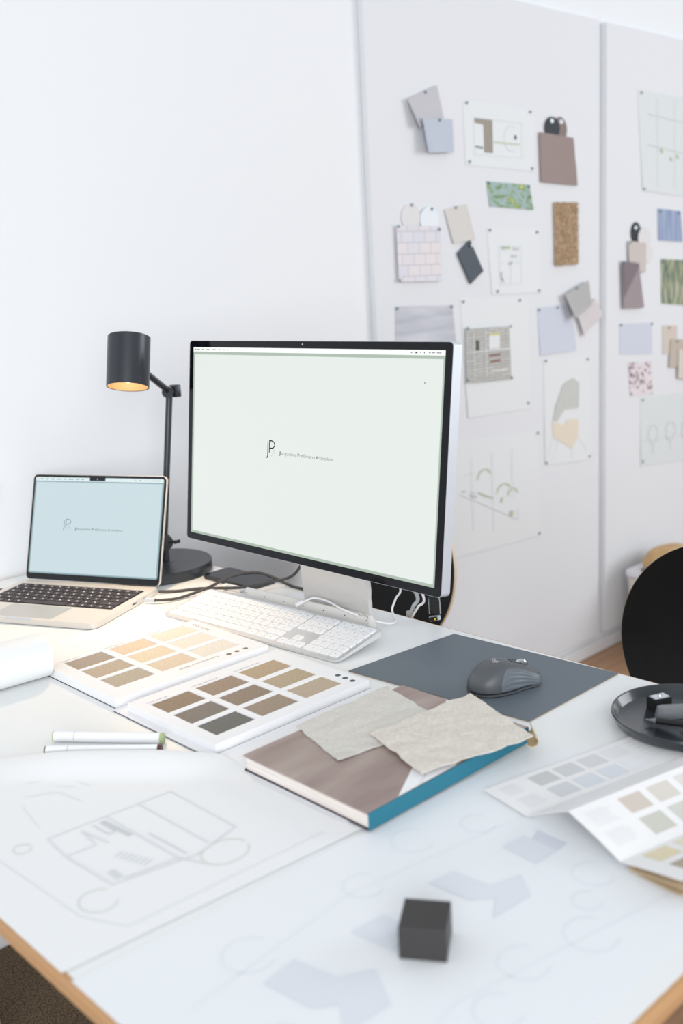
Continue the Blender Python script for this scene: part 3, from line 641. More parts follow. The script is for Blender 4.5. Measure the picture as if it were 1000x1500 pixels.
# ------------------------------------------------------------------ folded colour chart
lf = thing('colour_chart_leaflet', 'zigzag folded colour chart leaflet with printed swatches at the right', 'leaflet', (0, -.70, ZD))
dL = Vector((.2300, -.0526, 0)).normalized(); A_ = [Vector((-.062, -.5708, .0024)), Vector((-.0774, -.6418, .0026)), Vector((-.0818, -.6961, .0300)), Vector((-.0954, -.7641, .0075)), Vector((-.1054, -.8329, .0210)), Vector((-.0950, -.7720, .0035)), Vector((-.1015, -.8300, .0030))]
lo_ = Vector((0, -.70, 0)); LLEN = .242
def panel(i, j, m, extra=0.0):
    a, b_ = A_[i]-lo_, A_[j]-lo_; n_ = (b_-a).cross(dL).normalized(); n_ = n_ if n_.z > 0 else -n_
    wav = (lambda u, v: .0012*math.sin(pi*v)*math.sin(u*5+i)) if i else (lambda u, v: .0004*math.sin(u*7))
    def fn(u, v): return a+(b_-a)*v+dL*(LLEN*u)+n_*wav(u, v)
    p = obj('panel', cloth(nb(), 20, 8, fn, .0005), m, lf, True); w_ = (b_-a).length
    def pt(u, v, h=.0007): return a+(b_-a)*(v/w_)+dL*u+n_*(h+wav(u/LLEN, v/w_))
    return p, pt
def rectp(p, pt, x0, x1, y0, y1, col):
    b = nb(); nn = 6; T = [[b.verts.new(pt(x0+(x1-x0)*k/nn, y0+(y1-y0)*q/3)) for q in range(4)] for k in range(nn+1)]
    for k in range(nn):
        for q in range(3): b.faces.new((T[k][q], T[k+1][q], T[k+1][q+1], T[k][q+1]))
    obj('printed_swatch', b, mat('chart_%d_%d_%d' % col, col, .6), p)
def lines(p, pt, x0, x1, y0, y1, n, m='lprint'):
    ribbons(b := nb(), [[(x0, y0+(y1-y0)*k/n), (x0+(x1-x0)*(.75+.25*random.random()), y0+(y1-y0)*k/n)] for k in range(n)], .0008, lambda u, v: pt(u, v)); obj('printed_text', b, m, p)
p, pt = panel(0, 1, 'leaf')
lines(p, pt, .014, .040, .010, .032, 7); lines(p, pt, .014, .044, .040, .064, 8)
for i, (c0, c1) in enumerate((((202, 203, 202), (210, 213, 215)), ((209, 211, 213), (217, 222, 228)), ((215, 217, 218), (220, 224, 230)), ((230, 231, 233), (235, 236, 239)))):
    rectp(p, pt, .056+.037*i, .086+.037*i, .008, .032, c0); rectp(p, pt, .056+.037*i, .086+.037*i, .040, .064, c1)
lines(p, pt, .206, .232, .010, .060, 6)
panel(1, 2, 'leaf')
p, pt = panel(2, 3, 'leaf')
lines(p, pt, .012, .046, .010, .032, 7); lines(p, pt, .012, .046, .040, .060, 7)
for i, (c0, c1) in enumerate((((206, 196, 186), (200, 200, 190)), ((214, 208, 200), (206, 206, 198)), ((222, 216, 212), (214, 212, 206)), ((226, 222, 220), (220, 218, 214)))):
    rectp(p, pt, .060+.041*i, .091+.041*i, .008, .030, c0); rectp(p, pt, .060+.041*i, .091+.041*i, .038, .062, c1)
p, pt = panel(3, 4, 'leaf')
for i, (c0, c1) in enumerate((((226, 214, 182), (176, 164, 146)), ((230, 224, 200), (190, 178, 160)), ((232, 228, 214), (200, 192, 180)))):
    rectp(p, pt, .022+.042*i, .054+.042*i, .006, .028, c0); rectp(p, pt, .022+.042*i, .054+.042*i, .038, .062, c1)
panel(5, 6, 'tan'); 
b = nb(); cloth(b, 20, 6, lambda u, v: (A_[5]+Vector((0, 0, -.001))-lo_)*(1-v)+(A_[4]+Vector((-.002, -.010, -.006))-lo_)*v+dL*(LLEN*u), .0005); obj('panel', b, 'tan', lf, True, label='tan underside of the folded chart')

# ------------------------------------------------------------------ block, phone, adapter
cb = obj('sample_block', bx(-.0205, .0205, -.0215, .0215, 0, .0300, bev=.0006), 'cube'); cb.location = (-.3074, -.7042, ZD+.0010); cb.rotation_euler = (0, 0, math.atan2(-.0338, .0235))
tag(cb, 'small anthracite rectangular block on the front drafting sheet', 'block')
ph = thing('smartphone', 'black smartphone lying behind the keyboard near the lamp base', 'phone', (.2975, .3320, ZD), (0, 0, .02))
b = nb(); prism(b, rrect(-.0345, .0345, -.075, .075, .010), .0002, .0078); be = [e for e in b.edges if len(e.link_faces) == 2 and e.calc_face_angle(0) > 1.2]; bmesh.ops.bevel(b, geom=be, offset=.0012, segments=2, affect='EDGES')
obj('body', b, 'black', ph, True); obj('glass', prism(nb(), rrect(-.0328, .0328, -.0733, .0733, .009), .0078, .0082), 'glass', ph)
ad = thing('cable_adapter', 'small white cable adapter block beside the phone', 'adapter', (.2495, .2900, ZD), (0, 0, .12))
obj('body', bx(-.0085, .0085, -.027, .027, 0, .0085, bev=.003), 'cablew', ad); obj('plug', bx(-.0045, .0045, -.036, -.027, .002, .0065, bev=.001), 'alu', ad)

# ------------------------------------------------------------------ cables
def cable(name, label, pts, r, m, ends=(), group=None):
    P0 = Vector(pts[0]); t = thing(name, label, 'cable', (P0.x, P0.y, ZD+P0.z)); obj('cord', tube(nb(), [Vector(p)-P0 for p in pts], r), m, t, True)
    for a, b_, rr, mm in ends: obj('plug', rod(nb(), Vector(a)-P0, Vector(b_)-P0, rr, n=20), mm, t, True)
cable('braided_cable', 'grey braided cable from the laptop side arching over the phone', [(.1042, .3398, .0070), (.1179, .3285, .0062), (.1439, .3218, .0040), (.1809, .3187, .006), (.2080, .3030, .015), (.2588, .3017, .0235), (.3028, .2891, .0225), (.3225, .2640, .0150), (.3290, .2100, .0030), (.330, .165, .003)], .0028, 'cableb', [((.0958, .3570, .0072), (.1050, .3385, .0072), .0042, 'alu')])
cable('braided_cable', 'grey braided cable running low behind the keyboard to the monitor', [(.1440, .3860, .0055), (.1735, .3650, .0030), (.2021, .3488, .0030), (.2213, .3230, .0045), (.2420, .2520, .0140), (.3000, .2370, .0130), (.3260, .1950, .03), (.3000, .12, .10), (.25, .05, .16)], .0028, 'cableb')
cable('usb_cable', 'thin white cable looping from the keyboard back to the monitor', [(.2150, .0500, .0290), (.2288, .0453, .0330), (.2393, .0391, .0340), (.2411, .0098, .0335), (.2320, -.0346, .0310), (.2400, -.0587, .0240), (.2704, -.0900, .0080), (.298, -.0950, .0035), (.324, -.062, .010), (.330, -.066, .030), (.322, -.085, .055), (.28, -.09, .11), (.245, -.06, .16)], .0019, 'cablew', [((.2050, .0520, .0275), (.2180, .0494, .0305), .0038, 'cablew')])
cable('white_cable', 'white cord hanging behind the monitor stand over the desk edge', [(.348, .030, -.30), (.347, .014, -.03), (.340, .008, .012), (.330, -.003, .038), (.305, -.020, .075), (.25, -.02, .16)], .0026, 'cablew')
cable('grey_cable', 'light grey flat cord hanging over the desk edge below the monitor', [(.352, -.060, -.35), (.352, -.071, -.03), (.351, -.078, -.002), (.349, -.089, .016), (.345, -.0984, .045), (.26, -.09, .16)], .0034, 'cableg')
cable('white_cable', 'white power cord hanging beside the grey cord behind the screen', [(.365, -.050, -.35), (.362, -.0660, -.03), (.356, -.0785, -.0074), (.356, -.0930, .0136), (.352, -.1090, .0401), (.27, -.12, .16)], .0022, 'cablew')
hd = thing('hanging_plug', 'dark flat plug with yellow mark dangling below the monitor corner', 'plug', (.350, -.138, ZD))
obj('cord', tube(nb(), [(0, .013, .009), (.0, .0135, .030), (-.004, .012, .065), (-.08, .01, .15)], .0012), 'clearp', hd, True); obj('cord', tube(nb(), [(0, -.0115, .0145), (0, -.0098, .040), (-.004, -.008, .07), (-.08, -.008, .15)], .0012), 'clearp', hd, True)
obj('ribbon', bx(-.001, .001, -.0105, .0125, .012, .12), 'blackp', hd)
MTX = Matrix.Rotation(-.30, 4, 'X'); b = nb(); box(b, -.004, .004, -.0105, .0105, 0, .0085, MTX, bev=.001); obj('housing', b, 'clearp', hd); b = nb(); box(b, -.0046, -.004, -.009, .009, .0012, .0072, MTX); obj('face', b, 'blackp', hd); b = nb(); box(b, -.005, -.0046, -.0065, -.0025, .0018, .0048, MTX); obj('yellow_mark', b, 'yellow', hd)
cable('power_cable', 'short black cable at the left side of the laptop', [(-.028, .632, .0060), (-.045, .660, .0050), (-.07, .69, .004), (-.12, .71, .004), (-.2, .70, .004)], .0030, 'blackp', [((-.0150, .6180, .0065), (-.030, .634, .0062), .0042, 'blackp')])

# ------------------------------------------------------------------ chairs
def chair(label, x, y, zc, r_):
    t = thing('swivel_chair', label, 'chair', (x, y, 0), group='black round backed chairs')
    # round backrest: slightly dished disc of plywood, facing the desk (-x)
    def dish(rr, m, name, d0, d1, par):
        b = nb(); n_ = 72; prof = []
        K = 10; front = [(rr*k/K, .022*(k/K)**2) for k in range(K+1)]
        pr = [(q, -.0-z_+d0) for q, z_ in front]+[(q, -z_+d1) for q, z_ in front[::-1]]
        lathe(b, pr, n_, Matrix.Translation((0, 0, zc)) @ Matrix.Rotation(pi/2, 4, 'Y')); return obj(name, b, m, par, True)
    bk_ = dish(r_, 'chair', 'backrest', -.005, .005, t)
    b = nb(); lathe(b, [(r_-.001, -.0262), (r_+.0008, -.0262), (r_+.0008, -.0178), (r_-.001, -.0178)], 96, Matrix.Translation((0, 0, zc)) @ Matrix.Rotation(pi/2, 4, 'Y'), closed=True); obj('plywood_edge', b, 'chairedge', bk_)
    zs = zc-.23-.0
    s = nb(); prism(s, [(u-.235, v) for u, v in rrect(-.21, .21, -.21, .21, .13, 10)], zs-.012, zs); obj('seat', s, 'chair', t)
    c_ = nb(); cloth(c_, 14, 6, lambda u, v: Vector((-.04+.05*math.sin(u*pi/2)-.0, (v-.5)*.11, zs-.006+(u**1.6)*.10)), .010); obj('back_support', c_, 'chair', t, True)
    obj('column', rod(nb(), (-.235, 0, .08), (-.235, 0, zs-.012), .022, n=20), 'chrome', t, True)
    for k in range(5):
        a = 2*pi*k/5+.3; p = Vector((-.235+.215*math.cos(a), .215*math.sin(a), .065)); lg2 = obj('leg', rod(nb(), (-.235, 0, .095), p, .018, .012, 12), 'alu', t, True)
        obj('caster', lathe(nb(), [(0, -.012), (.024, -.012), (.027, -.006), (.027, .006), (.024, .012), (0, .012)], 20, Matrix.Translation((p.x, p.y, .0275)) @ Matrix.Rotation(pi/2, 4, 'X')), 'blackp', lg2, True)
chair('black round backed chair partly hidden behind the monitor', .872, .475, ZD-.095, .23)
chair('black round backed chair at the right edge beyond the dark tray', .953, -.360, ZD-.178, .2190)

# ------------------------------------------------------------------ bin
bn = thing('storage_bin', 'cream bin with tilted white frame lid beside the right pin board', 'bin', (2.445, .475, 0))
b = nb(); prism(b, rrect(-.165, .165, -.20, .20, .035), 0, .285); 
for v in b.verts:
    if v.co.z < .1: v.co.x *= .9; v.co.y *= .92
obj('body', b, 'bin', bn, True)
b = nb(); prism(b, rrect(-.15, .15, -.185, .185, .03), .285, .288); obj('contents', b, 'bindark', bn)
def frame(bm, o, i, z0, z1, tf):
    O = [bm.verts.new(tf(u, v, z)) for z in (z0, z1) for u, v in o]; I = [bm.verts.new(tf(u, v, z)) for z in (z0, z1) for u, v in i]; n_ = len(o)
    for k in range(n_):
        j = (k+1) % n_
        for q in ((O[k], O[j], O[n_+j], O[n_+k]), (I[k], I[n_+k], I[n_+j], I[j]), (O[n_+k], O[n_+j], I[n_+j], I[n_+k]), (O[k], I[k], I[j], O[j])): bm.faces.new(q)
    return bm
obj('lid_frame', frame(nb(), rrect(-.168, .168, -.205, .205, .035), rrect(-.135, .135, -.165, .165, .03), 0.2885, .306, lambda u, v, z: (u, v, z+.0)), 'binrim', bn, True)
wb = thing('wooden_block', 'rounded tan wooden piece lying on the cream bin', 'wooden piece', (2.435, .585, .306), (0, 0, .15))
b = nb(); lathe(b, [(0, 0), (.10, 0), (.15, .012), (.16, .03), (.13, .055), (.07, .066), (0, .068)], 40); 
for v in b.verts: v.co.y *= .50; v.co.x *= .95
obj('body', b, 'wood', wb, True)
b = nb()
for k in range(4): tube(b, [(-.118+.022*k, -.058-.006*k, .020), (-.110+.022*k, -.064-.004*k, .032), (-.104+.022*k, -.060-.006*k, .020)], .003, 6, 4)
obj('dark_marks', b, 'cardd', wb)

# ------------------------------------------------------------------ pinned items
NP = [0]
def pinned(name, label, cat, poly, m, pins=(), off=.001, th=.0008, nx=12, bulge=.0, curl=None, group=None):
    """poly: TL, TR, BR, BL in wall metres (x, height above the desk top)"""
    cx = sum(p[0] for p in poly)/len(poly); cz = sum(p[1] for p in poly)/len(poly)
    r = thing(name, label, cat, (cx, YB, ZD+cz), group=group); NP[0] += 1; sd = NP[0]*3.7
    if len(poly) == 4:
        def fn(u, v):
            p = bil(poly, u, v); y = off+bulge*(.35+.65*abs(noise.noise((u*2.1+sd, v*2.3, 0))))*(v**1.2 if pins else 1)
            if curl: y += curl*max(0, (.35-u)/.35)**2*(.4+.6*v)
            return Vector((p.x-cx, -y, p.y-cz))
        o = obj('sheet', cloth(nb(), nx, nx, fn, th*.6), m, r, True)
    else: o = obj('sheet', prism(nb(), poly, off, off+th, lambda u, v, h: (u-cx, -h, v-cz)), m, r)
    for (px, pz) in pins:
        obj('pin', lathe(nb(), [(0, 0), (.0012, 0), (.0012, .003), (.0040, .0032), (.0040, .0050), (.0025, .0065), (0, .0068)], 12, Matrix.Translation((px-cx, -off-bulge*.0, pz-cz)) @ Matrix.Rotation(pi/2, 4, 'X')), 'pin', r, True)
    def put(nm, polyp, mm, h=.0014):
        b = nb(); prism(b, polyp, off+th+bulge*.6, off+th+bulge*.6+h*.3, lambda u, v, hh: (u-cx, -hh, v-cz)); return obj(nm, b, mm, r)
    def draw(nm, paths, wd, mm): obj(nm, ribbons(nb(), paths, wd, lambda u, v: Vector((u-cx, -off-th-bulge-.0008, v-cz))), mm, r)
    r_ = (r, put, draw, o); return r_
def drawing_frame(x0, x1, z0, z1): return [[(x0, z0), (x1, z0), (x1, z1), (x0, z1), (x0, z0)]]
MT.update(
 fgrey=mat('grey_upholstery', (196, 194, 200), .95, bump=(300, .4)), fblue=mat('blue_grey_upholstery', (190, 198, 210), .95, bump=(300, .4)), fbeige=mat('oat_upholstery', (214, 210, 206), .95, bump=(300, .4)),
 fg2=mat('stone_grey_fabric', (180, 180, 180), .95, bump=(300, .4)), fb2=mat('pale_rose_fabric', (212, 207, 208), .95, bump=(300, .4)),
 leather=mat('taupe_leather', (146, 128, 124), .55), tagk=mat('dark_tag', (20, 30, 38), .5), tagb=mat('brown_tag', (128, 110, 106), .5), ovb=mat('oval_beige', (220, 218, 218), .6), ovw=mat('oval_white', (228, 234, 240), .6),
 coir=mat('coir', (160, 134, 106), .95, var=((196, 170, 140), 90), bump=(120, 1.0)), dtile=mat('anthracite_tile', (50, 62, 74), .45),
 leafp=ramp_mat('leaf_photo', 'ShaderNodeTexNoise', [(.3, (60, 92, 84)), (.43, (132, 160, 120)), (.52, (160, 182, 190)), (.6, (120, 148, 88)), (.72, (206, 206, 110))], .5, (0, .7, 0), (18, 1, 48), Scale=1.0, Detail=6.0),
 grassp=ramp_mat('grass_photo', 'ShaderNodeTexNoise', [(.3, (48, 66, 60)), (.45, (118, 134, 116)), (.55, (156, 158, 120)), (.7, (188, 192, 190))], .5, (0, -.5, 0), (46, 1, 14), Scale=1.0, Detail=6.0),
 wavep=ramp_mat('grey_ripple_photo', 'ShaderNodeTexNoise', [(.3, (168, 172, 184)), (.7, (206, 207, 214))], .5, (0, .3, 0), (4, 1, 40), Scale=1.0, Detail=4.0),
 bluep=ramp_mat('blue_photo', 'ShaderNodeTexNoise', [(.3, (104, 124, 164)), (.7, (176, 188, 212))], .5, (0, 0, 0), (60, 1, 3), Scale=1.0, Detail=3.0),
 tilep=brick_mat('tile_photo', (228, 220, 221), (216, 217, 227), (190, 191, 200), 11, UPZ, msize=.014, bw=.52, rh=.33),
 weave=ramp_mat('rib_weave', 'ShaderNodeTexWave', [(.25, (116, 104, 112)), (.75, (186, 176, 176))], .95, (0, 0, 0), (1, 1, 1), Scale=32.0, bands_direction='Z'),
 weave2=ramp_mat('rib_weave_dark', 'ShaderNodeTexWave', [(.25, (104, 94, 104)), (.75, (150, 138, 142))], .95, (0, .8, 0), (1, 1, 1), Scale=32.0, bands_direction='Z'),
 knit=ramp_mat('knit', 'ShaderNodeTexWave', [(.2, (184, 174, 170)), (.8, (216, 208, 202))], .95, (0, .4, 0), (1, 1, 1), Scale=44.0, bands_direction='DIAGONAL'),
 tri=ramp_mat('speckled_print', 'ShaderNodeTexVoronoi', [(.0, (52, 46, 62)), (.30, (70, 60, 76)), (.36, (222, 208, 212)), (1, (228, 222, 227))], .7, (0, 0, 0), (1, .01, .8), Scale=70.0),
 paleb=mat('pale_blue_card', (204, 209, 222), .7), sandf=mat('sand_swatch', (208, 198, 188), .9, bump=(300, .3)), sandf2=mat('sand_swatch_dark', (192, 180, 168), .9, bump=(300, .3)), sandf3=mat('sand_swatch_light', (214, 208, 198), .9, bump=(300, .3)),
 sheet=mat('pinned_tracing_paper', (226, 229, 231), .7), sheetg=mat('pinned_green_paper', (217, 222, 223), .7),
 facade=brick_mat('facade_hatching', (188, 187, 181), (206, 205, 200), (160, 161, 160), 16, UPZ, msize=.03, bw=.9, rh=.14),
 brownd=ramp_mat('brown_hatching', 'ShaderNodeTexWave', [(.3, (128, 120, 108)), (.8, (184, 178, 168))], .8, (0, 0, 0), (1, 1, 1), Scale=30.0, bands_direction='X'),
 greyd=ramp_mat('grey_hatching', 'ShaderNodeTexWave', [(.2, (188, 190, 187)), (.8, (208, 209, 206))], .8, (0, 0, 0), (1, 1, 1), Scale=18.0, bands_direction='X'),
 oranged=ramp_mat('orange_hatching', 'ShaderNodeTexWave', [(.2, (228, 213, 188)), (.8, (224, 217, 206))], .8, (0, 0, 0), (1, 1, 1), Scale=18.0, bands_direction='X'),
 pgreen=mat('pencil_green', (186, 202, 168), .8), pteal=mat('pencil_teal', (70, 120, 112), .8), pdark=mat('pencil_dark', (58, 66, 72), .8), pgrey=mat('pencil_grey', (196, 200, 203), .8), pgl=mat('pencil_faint', (216, 219, 221), .8), pbrown=mat('pencil_brown', (140, 84, 62), .8), pyel=mat('pencil_yellow', (216, 212, 130), .8), pwin=mat('drawn_dark_window', (92, 90, 82), .8),
)
# left board, upper part
pinned('fabric_swatch', 'grey folded fabric swatch pinned highest on the left board', 'fabric swatch', [(1.262, 1.032), (1.392, 1.080), (1.412, .995), (1.292, .960)], 'fgrey', [(1.342, 1.058)], .004, .003, 14, .006, .022)
pinned('fabric_swatch', 'pale blue fabric swatch pinned just below the grey one', 'fabric swatch', [(1.311, .987), (1.441, .993), (1.440, .906), (1.317, .899)], 'fblue', [(1.386, .988)], .014, .003, 14, .005, .016)
r, put, draw, o = pinned('elevation_drawing', 'pinned drawing with brown hatched tower beside the taupe leather', 'drawing', [(1.505, 1.050), (1.835, 1.047), (1.842, .869), (1.510, .876)], 'sheet', [(1.52, 1.044), (1.819, 1.040), (1.526, .885), (1.826, .877)], .001, .0006, 10, .001)
put('hatched_tower', [(1.555, 1.006), (1.636, 1.005), (1.636, .914), (1.595, .914), (1.595, .991), (1.557, .993)], 'brownd')
draw('ground_line', [[(1.641, .945), (1.70, .9435), (1.766, .944)]], .0035, 'pgreen'); draw('teal_line', [[(1.555, .928), (1.590, .926)]], .004, 'pteal'); draw('dark_window', [[(1.740, .963), (1.7495, .963)]], .011, 'pdark')
draw('pencil_outline', drawing_frame(1.551, 1.777, .906, 1.006)+[arc(1.728, .958, .038, .036, 70, 290, 16)], .0016, 'pgl')
r, put, draw, o = pinned('leather_sample', 'taupe leather sample with a dark and a brown oval tag', 'leather sample', [(1.860, .984), (2.042, .977), (2.064, .832), (1.866, .838)], 'leather', (), .004, .003, 10, .004)
def oval(par, name, cx, cz, a, b_, m, h, hole=None):
    q = par.location; o = obj(name, prism(nb(), ellipse(cx, cz, a, b_, 36), h, h+.0025, lambda u, v, hh: (u-q.x, -hh, v-q.z+ZD)), m, par)
    if hole: obj('eyelet', prism(nb(), ellipse(hole[0], hole[1], .009, .0065, 16), h+.0025, h+.0032, lambda u, v, hh: (u-q.x, -hh, v-q.z+ZD)), 'ovw', o)
oval(r, 'brown_tag', 1.975, 1.000, .036, .036, 'tagb', .0012, (1.980, 1.022)); oval(r, 'dark_tag', 1.930, 1.000, .039, .033, 'tagk', .0038, (1.927, 1.021))
pinned('plant_photo', 'small green and yellow plant photo print above the coir sample', 'photo print', [(1.602, .834), (1.815, .829), (1.831, .755), (1.615, .763)], 'leafp', [(1.614, .829), (1.807, .824)], .001, .0006, 8, .003)
co = pinned('coir_mat_sample', 'shaggy brown coir mat strip on the left pin board', 'mat sample', [(1.935, .778), (2.060, .779), (2.063, .585), (1.940, .584)], 'coir', (), .002, .012, 10, .002)
b = nb(); rnd = random.Random(3)
for i in range(900):
    u, v = rnd.random(), rnd.random(); x_ = -.0635+.127*u; z_ = -.0985+.197*v; a = Vector((x_, -.012, z_)); d_ = Vector((rnd.uniform(-.011, .011), -rnd.uniform(.002, .007), rnd.uniform(-.011, .011))); n_ = Vector((d_.z, 0, -d_.x)).normalized()*.0011
    b.faces.new([b.verts.new(p) for p in (a-n_, a+n_, a+d_)])
f_ = obj('fibres', b, 'coir', co[0]); f_['kind'] = 'stuff'
# left board, middle
for lab, cx, cz, m, pn, h in (('beige oval plaster sample above the tile photo', 1.270, .730, 'ovb', (1.273, .763), .001), ('white oval plaster sample above the tile photo', 1.343, .722, 'ovw', (1.351, .753), .0045)):
    r = thing('oval_sample', lab, 'material sample', (cx, YB, ZD+cz)); q = r.location
    obj('disc', prism(nb(), ellipse(cx, cz, .039, .037, 36), h, h+.003, lambda u, v, hh: (u-q.x, -hh, v-q.z+ZD)), m, r)
    obj('pin', lathe(nb(), [(0, 0), (.0012, 0), (.0012, .003), (.0040, .0032), (.0040, .0050), (.0025, .0065), (0, .0068)], 12, Matrix.Translation((pn[0]-q.x, -h-.002, pn[1]-q.z+ZD)) @ Matrix.Rotation(pi/2, 4, 'X')), 'pin', r, True)
pinned('tile_photo', 'photo print of pale staggered wall tiles on the left board', 'photo print', [(1.204, .709), (1.380, .707), (1.383, .556), (1.205, .560)], 'tilep', [(1.21, .706), (1.377, .698), (1.207, .564)], .0085, .0006, 8, .001)
pinned('fabric_swatch', 'oatmeal fabric swatch pinned above the dark slanted tile', 'fabric swatch', [(1.409, .752), (1.507, .768), (1.541, .669), (1.443, .658)], 'fbeige', [(1.457, .758)], .003, .0025, 10, .004)
r, put, draw, o = pinned('tile_sample', 'dark anthracite tile sample hung at a slant', 'tile sample', [(1.457, .631), (1.514, .667), (1.572, .578), (1.512, .543)], 'dtile', (), .004, .008, 4, 0)
oval(r, 'eyelet', 1.514, .652, .006, .0055, 'chrome', .0122)
r, put, draw, o = pinned('floor_plan_drawing', 'pinned tracing sheet with small green edged floor plan', 'drawing', [(1.600, .704), (1.856, .697), (1.866, .503), (1.618, .508)], 'sheet', [(1.613, .695), (1.847, .688), (1.643, .516), (1.854, .509)], .001, .0006, 10, .002)
draw('plan_outline', drawing_frame(1.656, 1.764, .535, .646)+[[(1.71, .535), (1.71, .60), (1.764, .60)], [(1.656, .60), (1.68, .60)]], .0016, 'pgl'); draw('green_hedge', [[(1.668, .643), (1.706, .6425)]], .007, 'pgreen'); draw('grey_hedge', [[(1.722, .640), (1.752, .638)]], .006, 'pgrey'); draw('furniture', [[(1.715, .618), (1.742, .618)], [(1.702, .597), (1.716, .597)], [(1.664, .556), (1.664, .573)], [(1.668, .545), (1.678, .545)]], .008, 'pgrey'); draw('dark_mark', [[(1.664, .552), (1.669, .552)]], .006, 'pdark')
pinned('ripple_photo', 'grey rippled texture photo print half hidden by the monitor', 'photo print', [(1.195, .495), (1.435, .486), (1.450, .340), (1.188, .350)], 'wavep', [(1.2, .489), (1.429, .482)], .001, .0006, 8, .002)
# left board, lower
r, put, draw, o = pinned('tracing_sheet', 'large blank tracing sheet pinned behind the facade drawing', 'drawing', [(1.470, .503), (1.797, .492), (1.802, .142), (1.490, .150)], 'sheet', [(1.482, .493), (1.754, .484), (1.789, .161)], .001, .0006, 10, .003)
r, put, draw, o = pinned('facade_drawing', 'small hatched facade drawing with red brown lines', 'drawing', [(1.485, .414), (1.693, .408), (1.701, .246), (1.484, .254)], 'facade', [(1.491, .416), (1.697, .408), (1.488, .263), (1.699, .25)], .006, .0006, 8, .001)
put('blank_window', [(1.592, .388), (1.645, .386), (1.645, .346), (1.592, .347)], 'sheet'); put('dark_window', [(1.530, .378), (1.546, .377), (1.546, .347), (1.530, .347)], 'pwin')
draw('red_lines', [[(1.592, .327), (1.645, .327)], [(1.595, .308), (1.645, .309)]], .0045, 'pbrown'); draw('yellow_line', [[(1.592, .390), (1.645, .389)]], .005, 'pyel'); draw('pencil_outline', [[(1.52, .40), (1.52, .27)], [(1.575, .405), (1.575, .265)], [(1.50, .345), (1.69, .34)], [(1.60, .28), (1.68, .278)]], .003, 'sheet')
pinned('colour_card', 'pale blue grey card pinned left of the folded fabrics', 'colour card', [(1.846, .456), (2.035, .459), (2.061, .305), (1.858, .304)], 'paleb', [(1.853, .449), (1.954, .452)], .001, .0008, 8, .004)
pinned('fabric_swatch', 'pale rose fabric swatch hanging below the stone grey one', 'fabric swatch', [(2.055, .418), (2.167, .470), (2.217, .411), (2.090, .349)], 'fb2', (), .003, .003, 12, .006, .008)
pinned('fabric_swatch', 'stone grey folded fabric swatch over the pale blue card', 'fabric swatch', [(1.970, .489), (2.114, .531), (2.130, .450), (2.015, .407)], 'fg2', [(2.043, .508)], .014, .003, 12, .008, .016)
r, put, draw, o = pinned('house_drawing', 'pinned drawing of a grey and orange hatched house', 'drawing', [(1.877, .291), (2.136, .278), (2.153, -.079), (1.879, -.056)], 'sheet', [(1.887, .285), (2.126, .27), (2.138, -.065), (1.886, -.049)], .001, .0006, 10, .003)
put('grey_roof', [(2.041, .216), (2.077, .194), (2.073, .112), (1.989, .115), (1.949, .081), (1.922, .087), (1.938, .132), (1.986, .202)], 'greyd'); put('orange_wall', [(1.918, .085), (1.992, .062), (2.000, .081), (2.068, .073), (2.068, .012), (2.031, -.023), (1.925, .032)], 'oranged')
draw('pencil_lines', [[(1.925, .032), (1.89, -.03)], [(2.031, -.023), (2.03, -.06)], [(2.068, .012), (2.12, -.04)], [(1.95, .02), (1.92, -.045)]], .0016, 'pgl')
r, put, draw, o = pinned('garden_elevation', 'pinned tracing sheet with green garden elevation, lowest on the left board', 'drawing', [(1.30, .096), (1.845, .060), (1.846, -.287), (1.30, -.262)], 'sheet', [(1.839, .057), (1.84, -.279)], .001, .0006, 12, .004)
draw('green_trees', [arc(1.560, -.045, .032, .028, 20, 180, 10), arc(1.655, -.105, .034, .026, 20, 180, 10), arc(1.70, -.125, .026, .024, 10, 170, 10), [(1.53, -.085), (1.56, -.10), (1.60, -.115)]], .0040, 'pgreen'); draw('green_bushes', [[(1.640, -.128), (1.646, -.130)], [(1.684, -.180), (1.700, -.184)]], .018, 'pgreen')
draw('pencil_lines', [[(1.442, -.075), (1.56, -.130), (1.723, -.207)], [(1.727, -.167), (1.727, -.21)], [(1.50, .03), (1.50, -.20)], [(1.60, .03), (1.60, -.22)], [(1.70, .03), (1.70, -.13)], [(1.47, -.02), (1.51, -.02)], [(1.49, -.075), (1.52, -.085)]], .0022, 'pgl'); draw('dark_marks', [[(1.455, -.068), (1.465, -.070)], [(1.49, -.085), (1.52, -.098)]], .006, 'pgrey')
# right board
r, put, draw, o = pinned('map_sheet', 'pinned map sheet with green tree dots high on the right board', 'drawing', [(2.430, 1.155), (2.950, 1.152), (2.980, .799), (2.470, .826)], 'sheetg', [(2.454, 1.146), (2.479, .831)], .001, .0006, 10, .003)
[draw('green_dot', [t_], .016, 'pgreen') for t_ in ([(2.590, .960), (2.597, .965)], [(2.655, .935), (2.662, .940)], [(2.700, .945), (2.706, .950)], [(2.755, .920), (2.762, .925)], [(2.800, .985), (2.808, .988)])]; draw('map_lines', [[(2.50, 1.08), (2.90, 1.06)], [(2.50, .98), (2.90, .95)], [(2.56, 1.14), (2.57, .84)], [(2.68, 1.14), (2.69, .84)], [(2.80, 1.14), (2.82, .83)]], .002, 'pgl')
pinned('water_photo', 'blue vertical streaked photo print on the right board', 'photo print', [(2.573, .767), (2.738, .759), (2.756, .648), (2.581, .656)], 'bluep', [(2.590, .757), (2.722, .752)], .001, .0006, 8, .004)
r, put, draw, o = pinned('knit_swatch', 'beige knit swatch with dark and white oval tags', 'fabric swatch', [(2.370, .656), (2.487, .647), (2.485, .546), (2.376, .554)], 'knit', [(2.380, .650)], .008, .002, 8, .001)
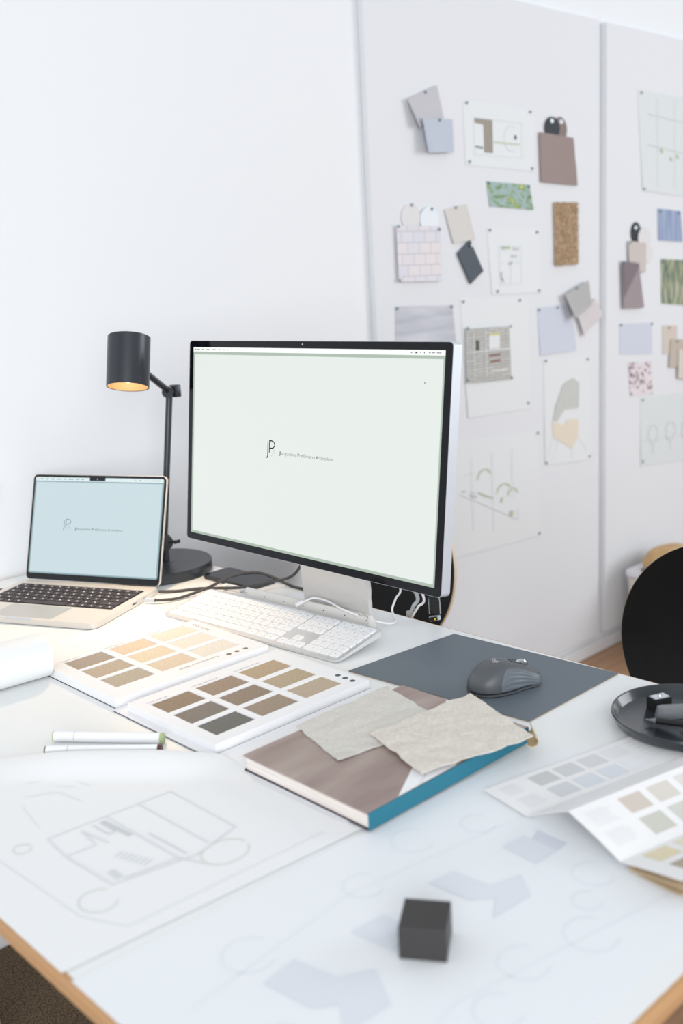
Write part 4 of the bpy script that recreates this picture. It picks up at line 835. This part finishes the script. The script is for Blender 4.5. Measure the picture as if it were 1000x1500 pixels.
oval(r, 'dark_tag', 2.427, .683, .033, .036, 'tagk', .001, (2.425, .700)); oval(r, 'white_tag', 2.479, .664, .042, .038, 'ovb', .0045); oval(r, 'cream_tag', 2.512, .611, .030, .030, 'ovb', .001)
r, put, draw, o = pinned('woven_swatch', 'ribbed mauve woven swatch with folded corner on the right board', 'fabric swatch', [(2.325, .589), (2.434, .579), (2.472, .424), (2.336, .427)], 'weave', [(2.335, .580), (2.420, .574)], .011, .002, 8, .001)
put('folded_corner', [(2.327, .588), (2.432, .578), (2.425, .555), (2.340, .468)], 'weave2', .004)
pinned('grass_photo', 'grass photo print at the right edge below the blue photo', 'photo print', [(2.600, .590), (2.860, .578), (2.868, .408), (2.610, .430)], 'grassp', [(2.612, .580)], .001, .0006, 8, .002)
pinned('colour_card', 'pale blue card pinned by its upper corners on the right board', 'colour card', [(2.328, .375), (2.545, .366), (2.549, .252), (2.330, .268)], 'paleb', [(2.334, .371), (2.541, .362)], .001, .0008, 6, .001)
pinned('speckled_print', 'white print with dark scattered flecks below the pale blue card', 'photo print', [(2.385, .234), (2.544, .225), (2.562, .105), (2.401, .113)], 'tri', (), .001, .0008, 6, .002)
for lab, pl, m, pn, of in (('sand coloured fabric tab, leftmost of three overlapping tabs', [(2.618, .351), (2.728, .344), (2.727, .241), (2.624, .244)], 'sandf', (2.665, .340), .001), ('darker sand fabric tab in the middle of three', [(2.675, .297), (2.798, .286), (2.786, .181), (2.663, .193)], 'sandf2', (2.720, .285), .005), ('light sand fabric tab at the right frame edge', [(2.727, .255), (2.885, .238), (2.874, .125), (2.725, .146)], 'sandf3', (2.790, .240), .009)):
    pinned('fabric_tab', lab, 'fabric swatch', pl, m, [pn], of, .0025, 8, .002, group='sand fabric tabs on the right board')
r, put, draw, o = pinned('tree_sketch', 'pale green sketch sheet pinned lowest on the right board', 'drawing', [(2.470, .103), (3.005, .074), (3.020, -.202), (2.478, -.155)], 'sheetg', [(2.485, .09), (2.49, -.139)], .001, .0006, 10, .003)
draw('sketched_trees', [arc(2.56, -.045, .035, .035, 0, 350, 16), arc(2.69, -.05, .035, .035, 0, 350, 16), arc(2.81, -.06, .035, .035, 0, 350, 16), [(2.49, -.06), (2.95, -.085)], [(2.56, -.08), (2.56, -.12)], [(2.69, -.085), (2.69, -.12)]], .0035, 'pgl')
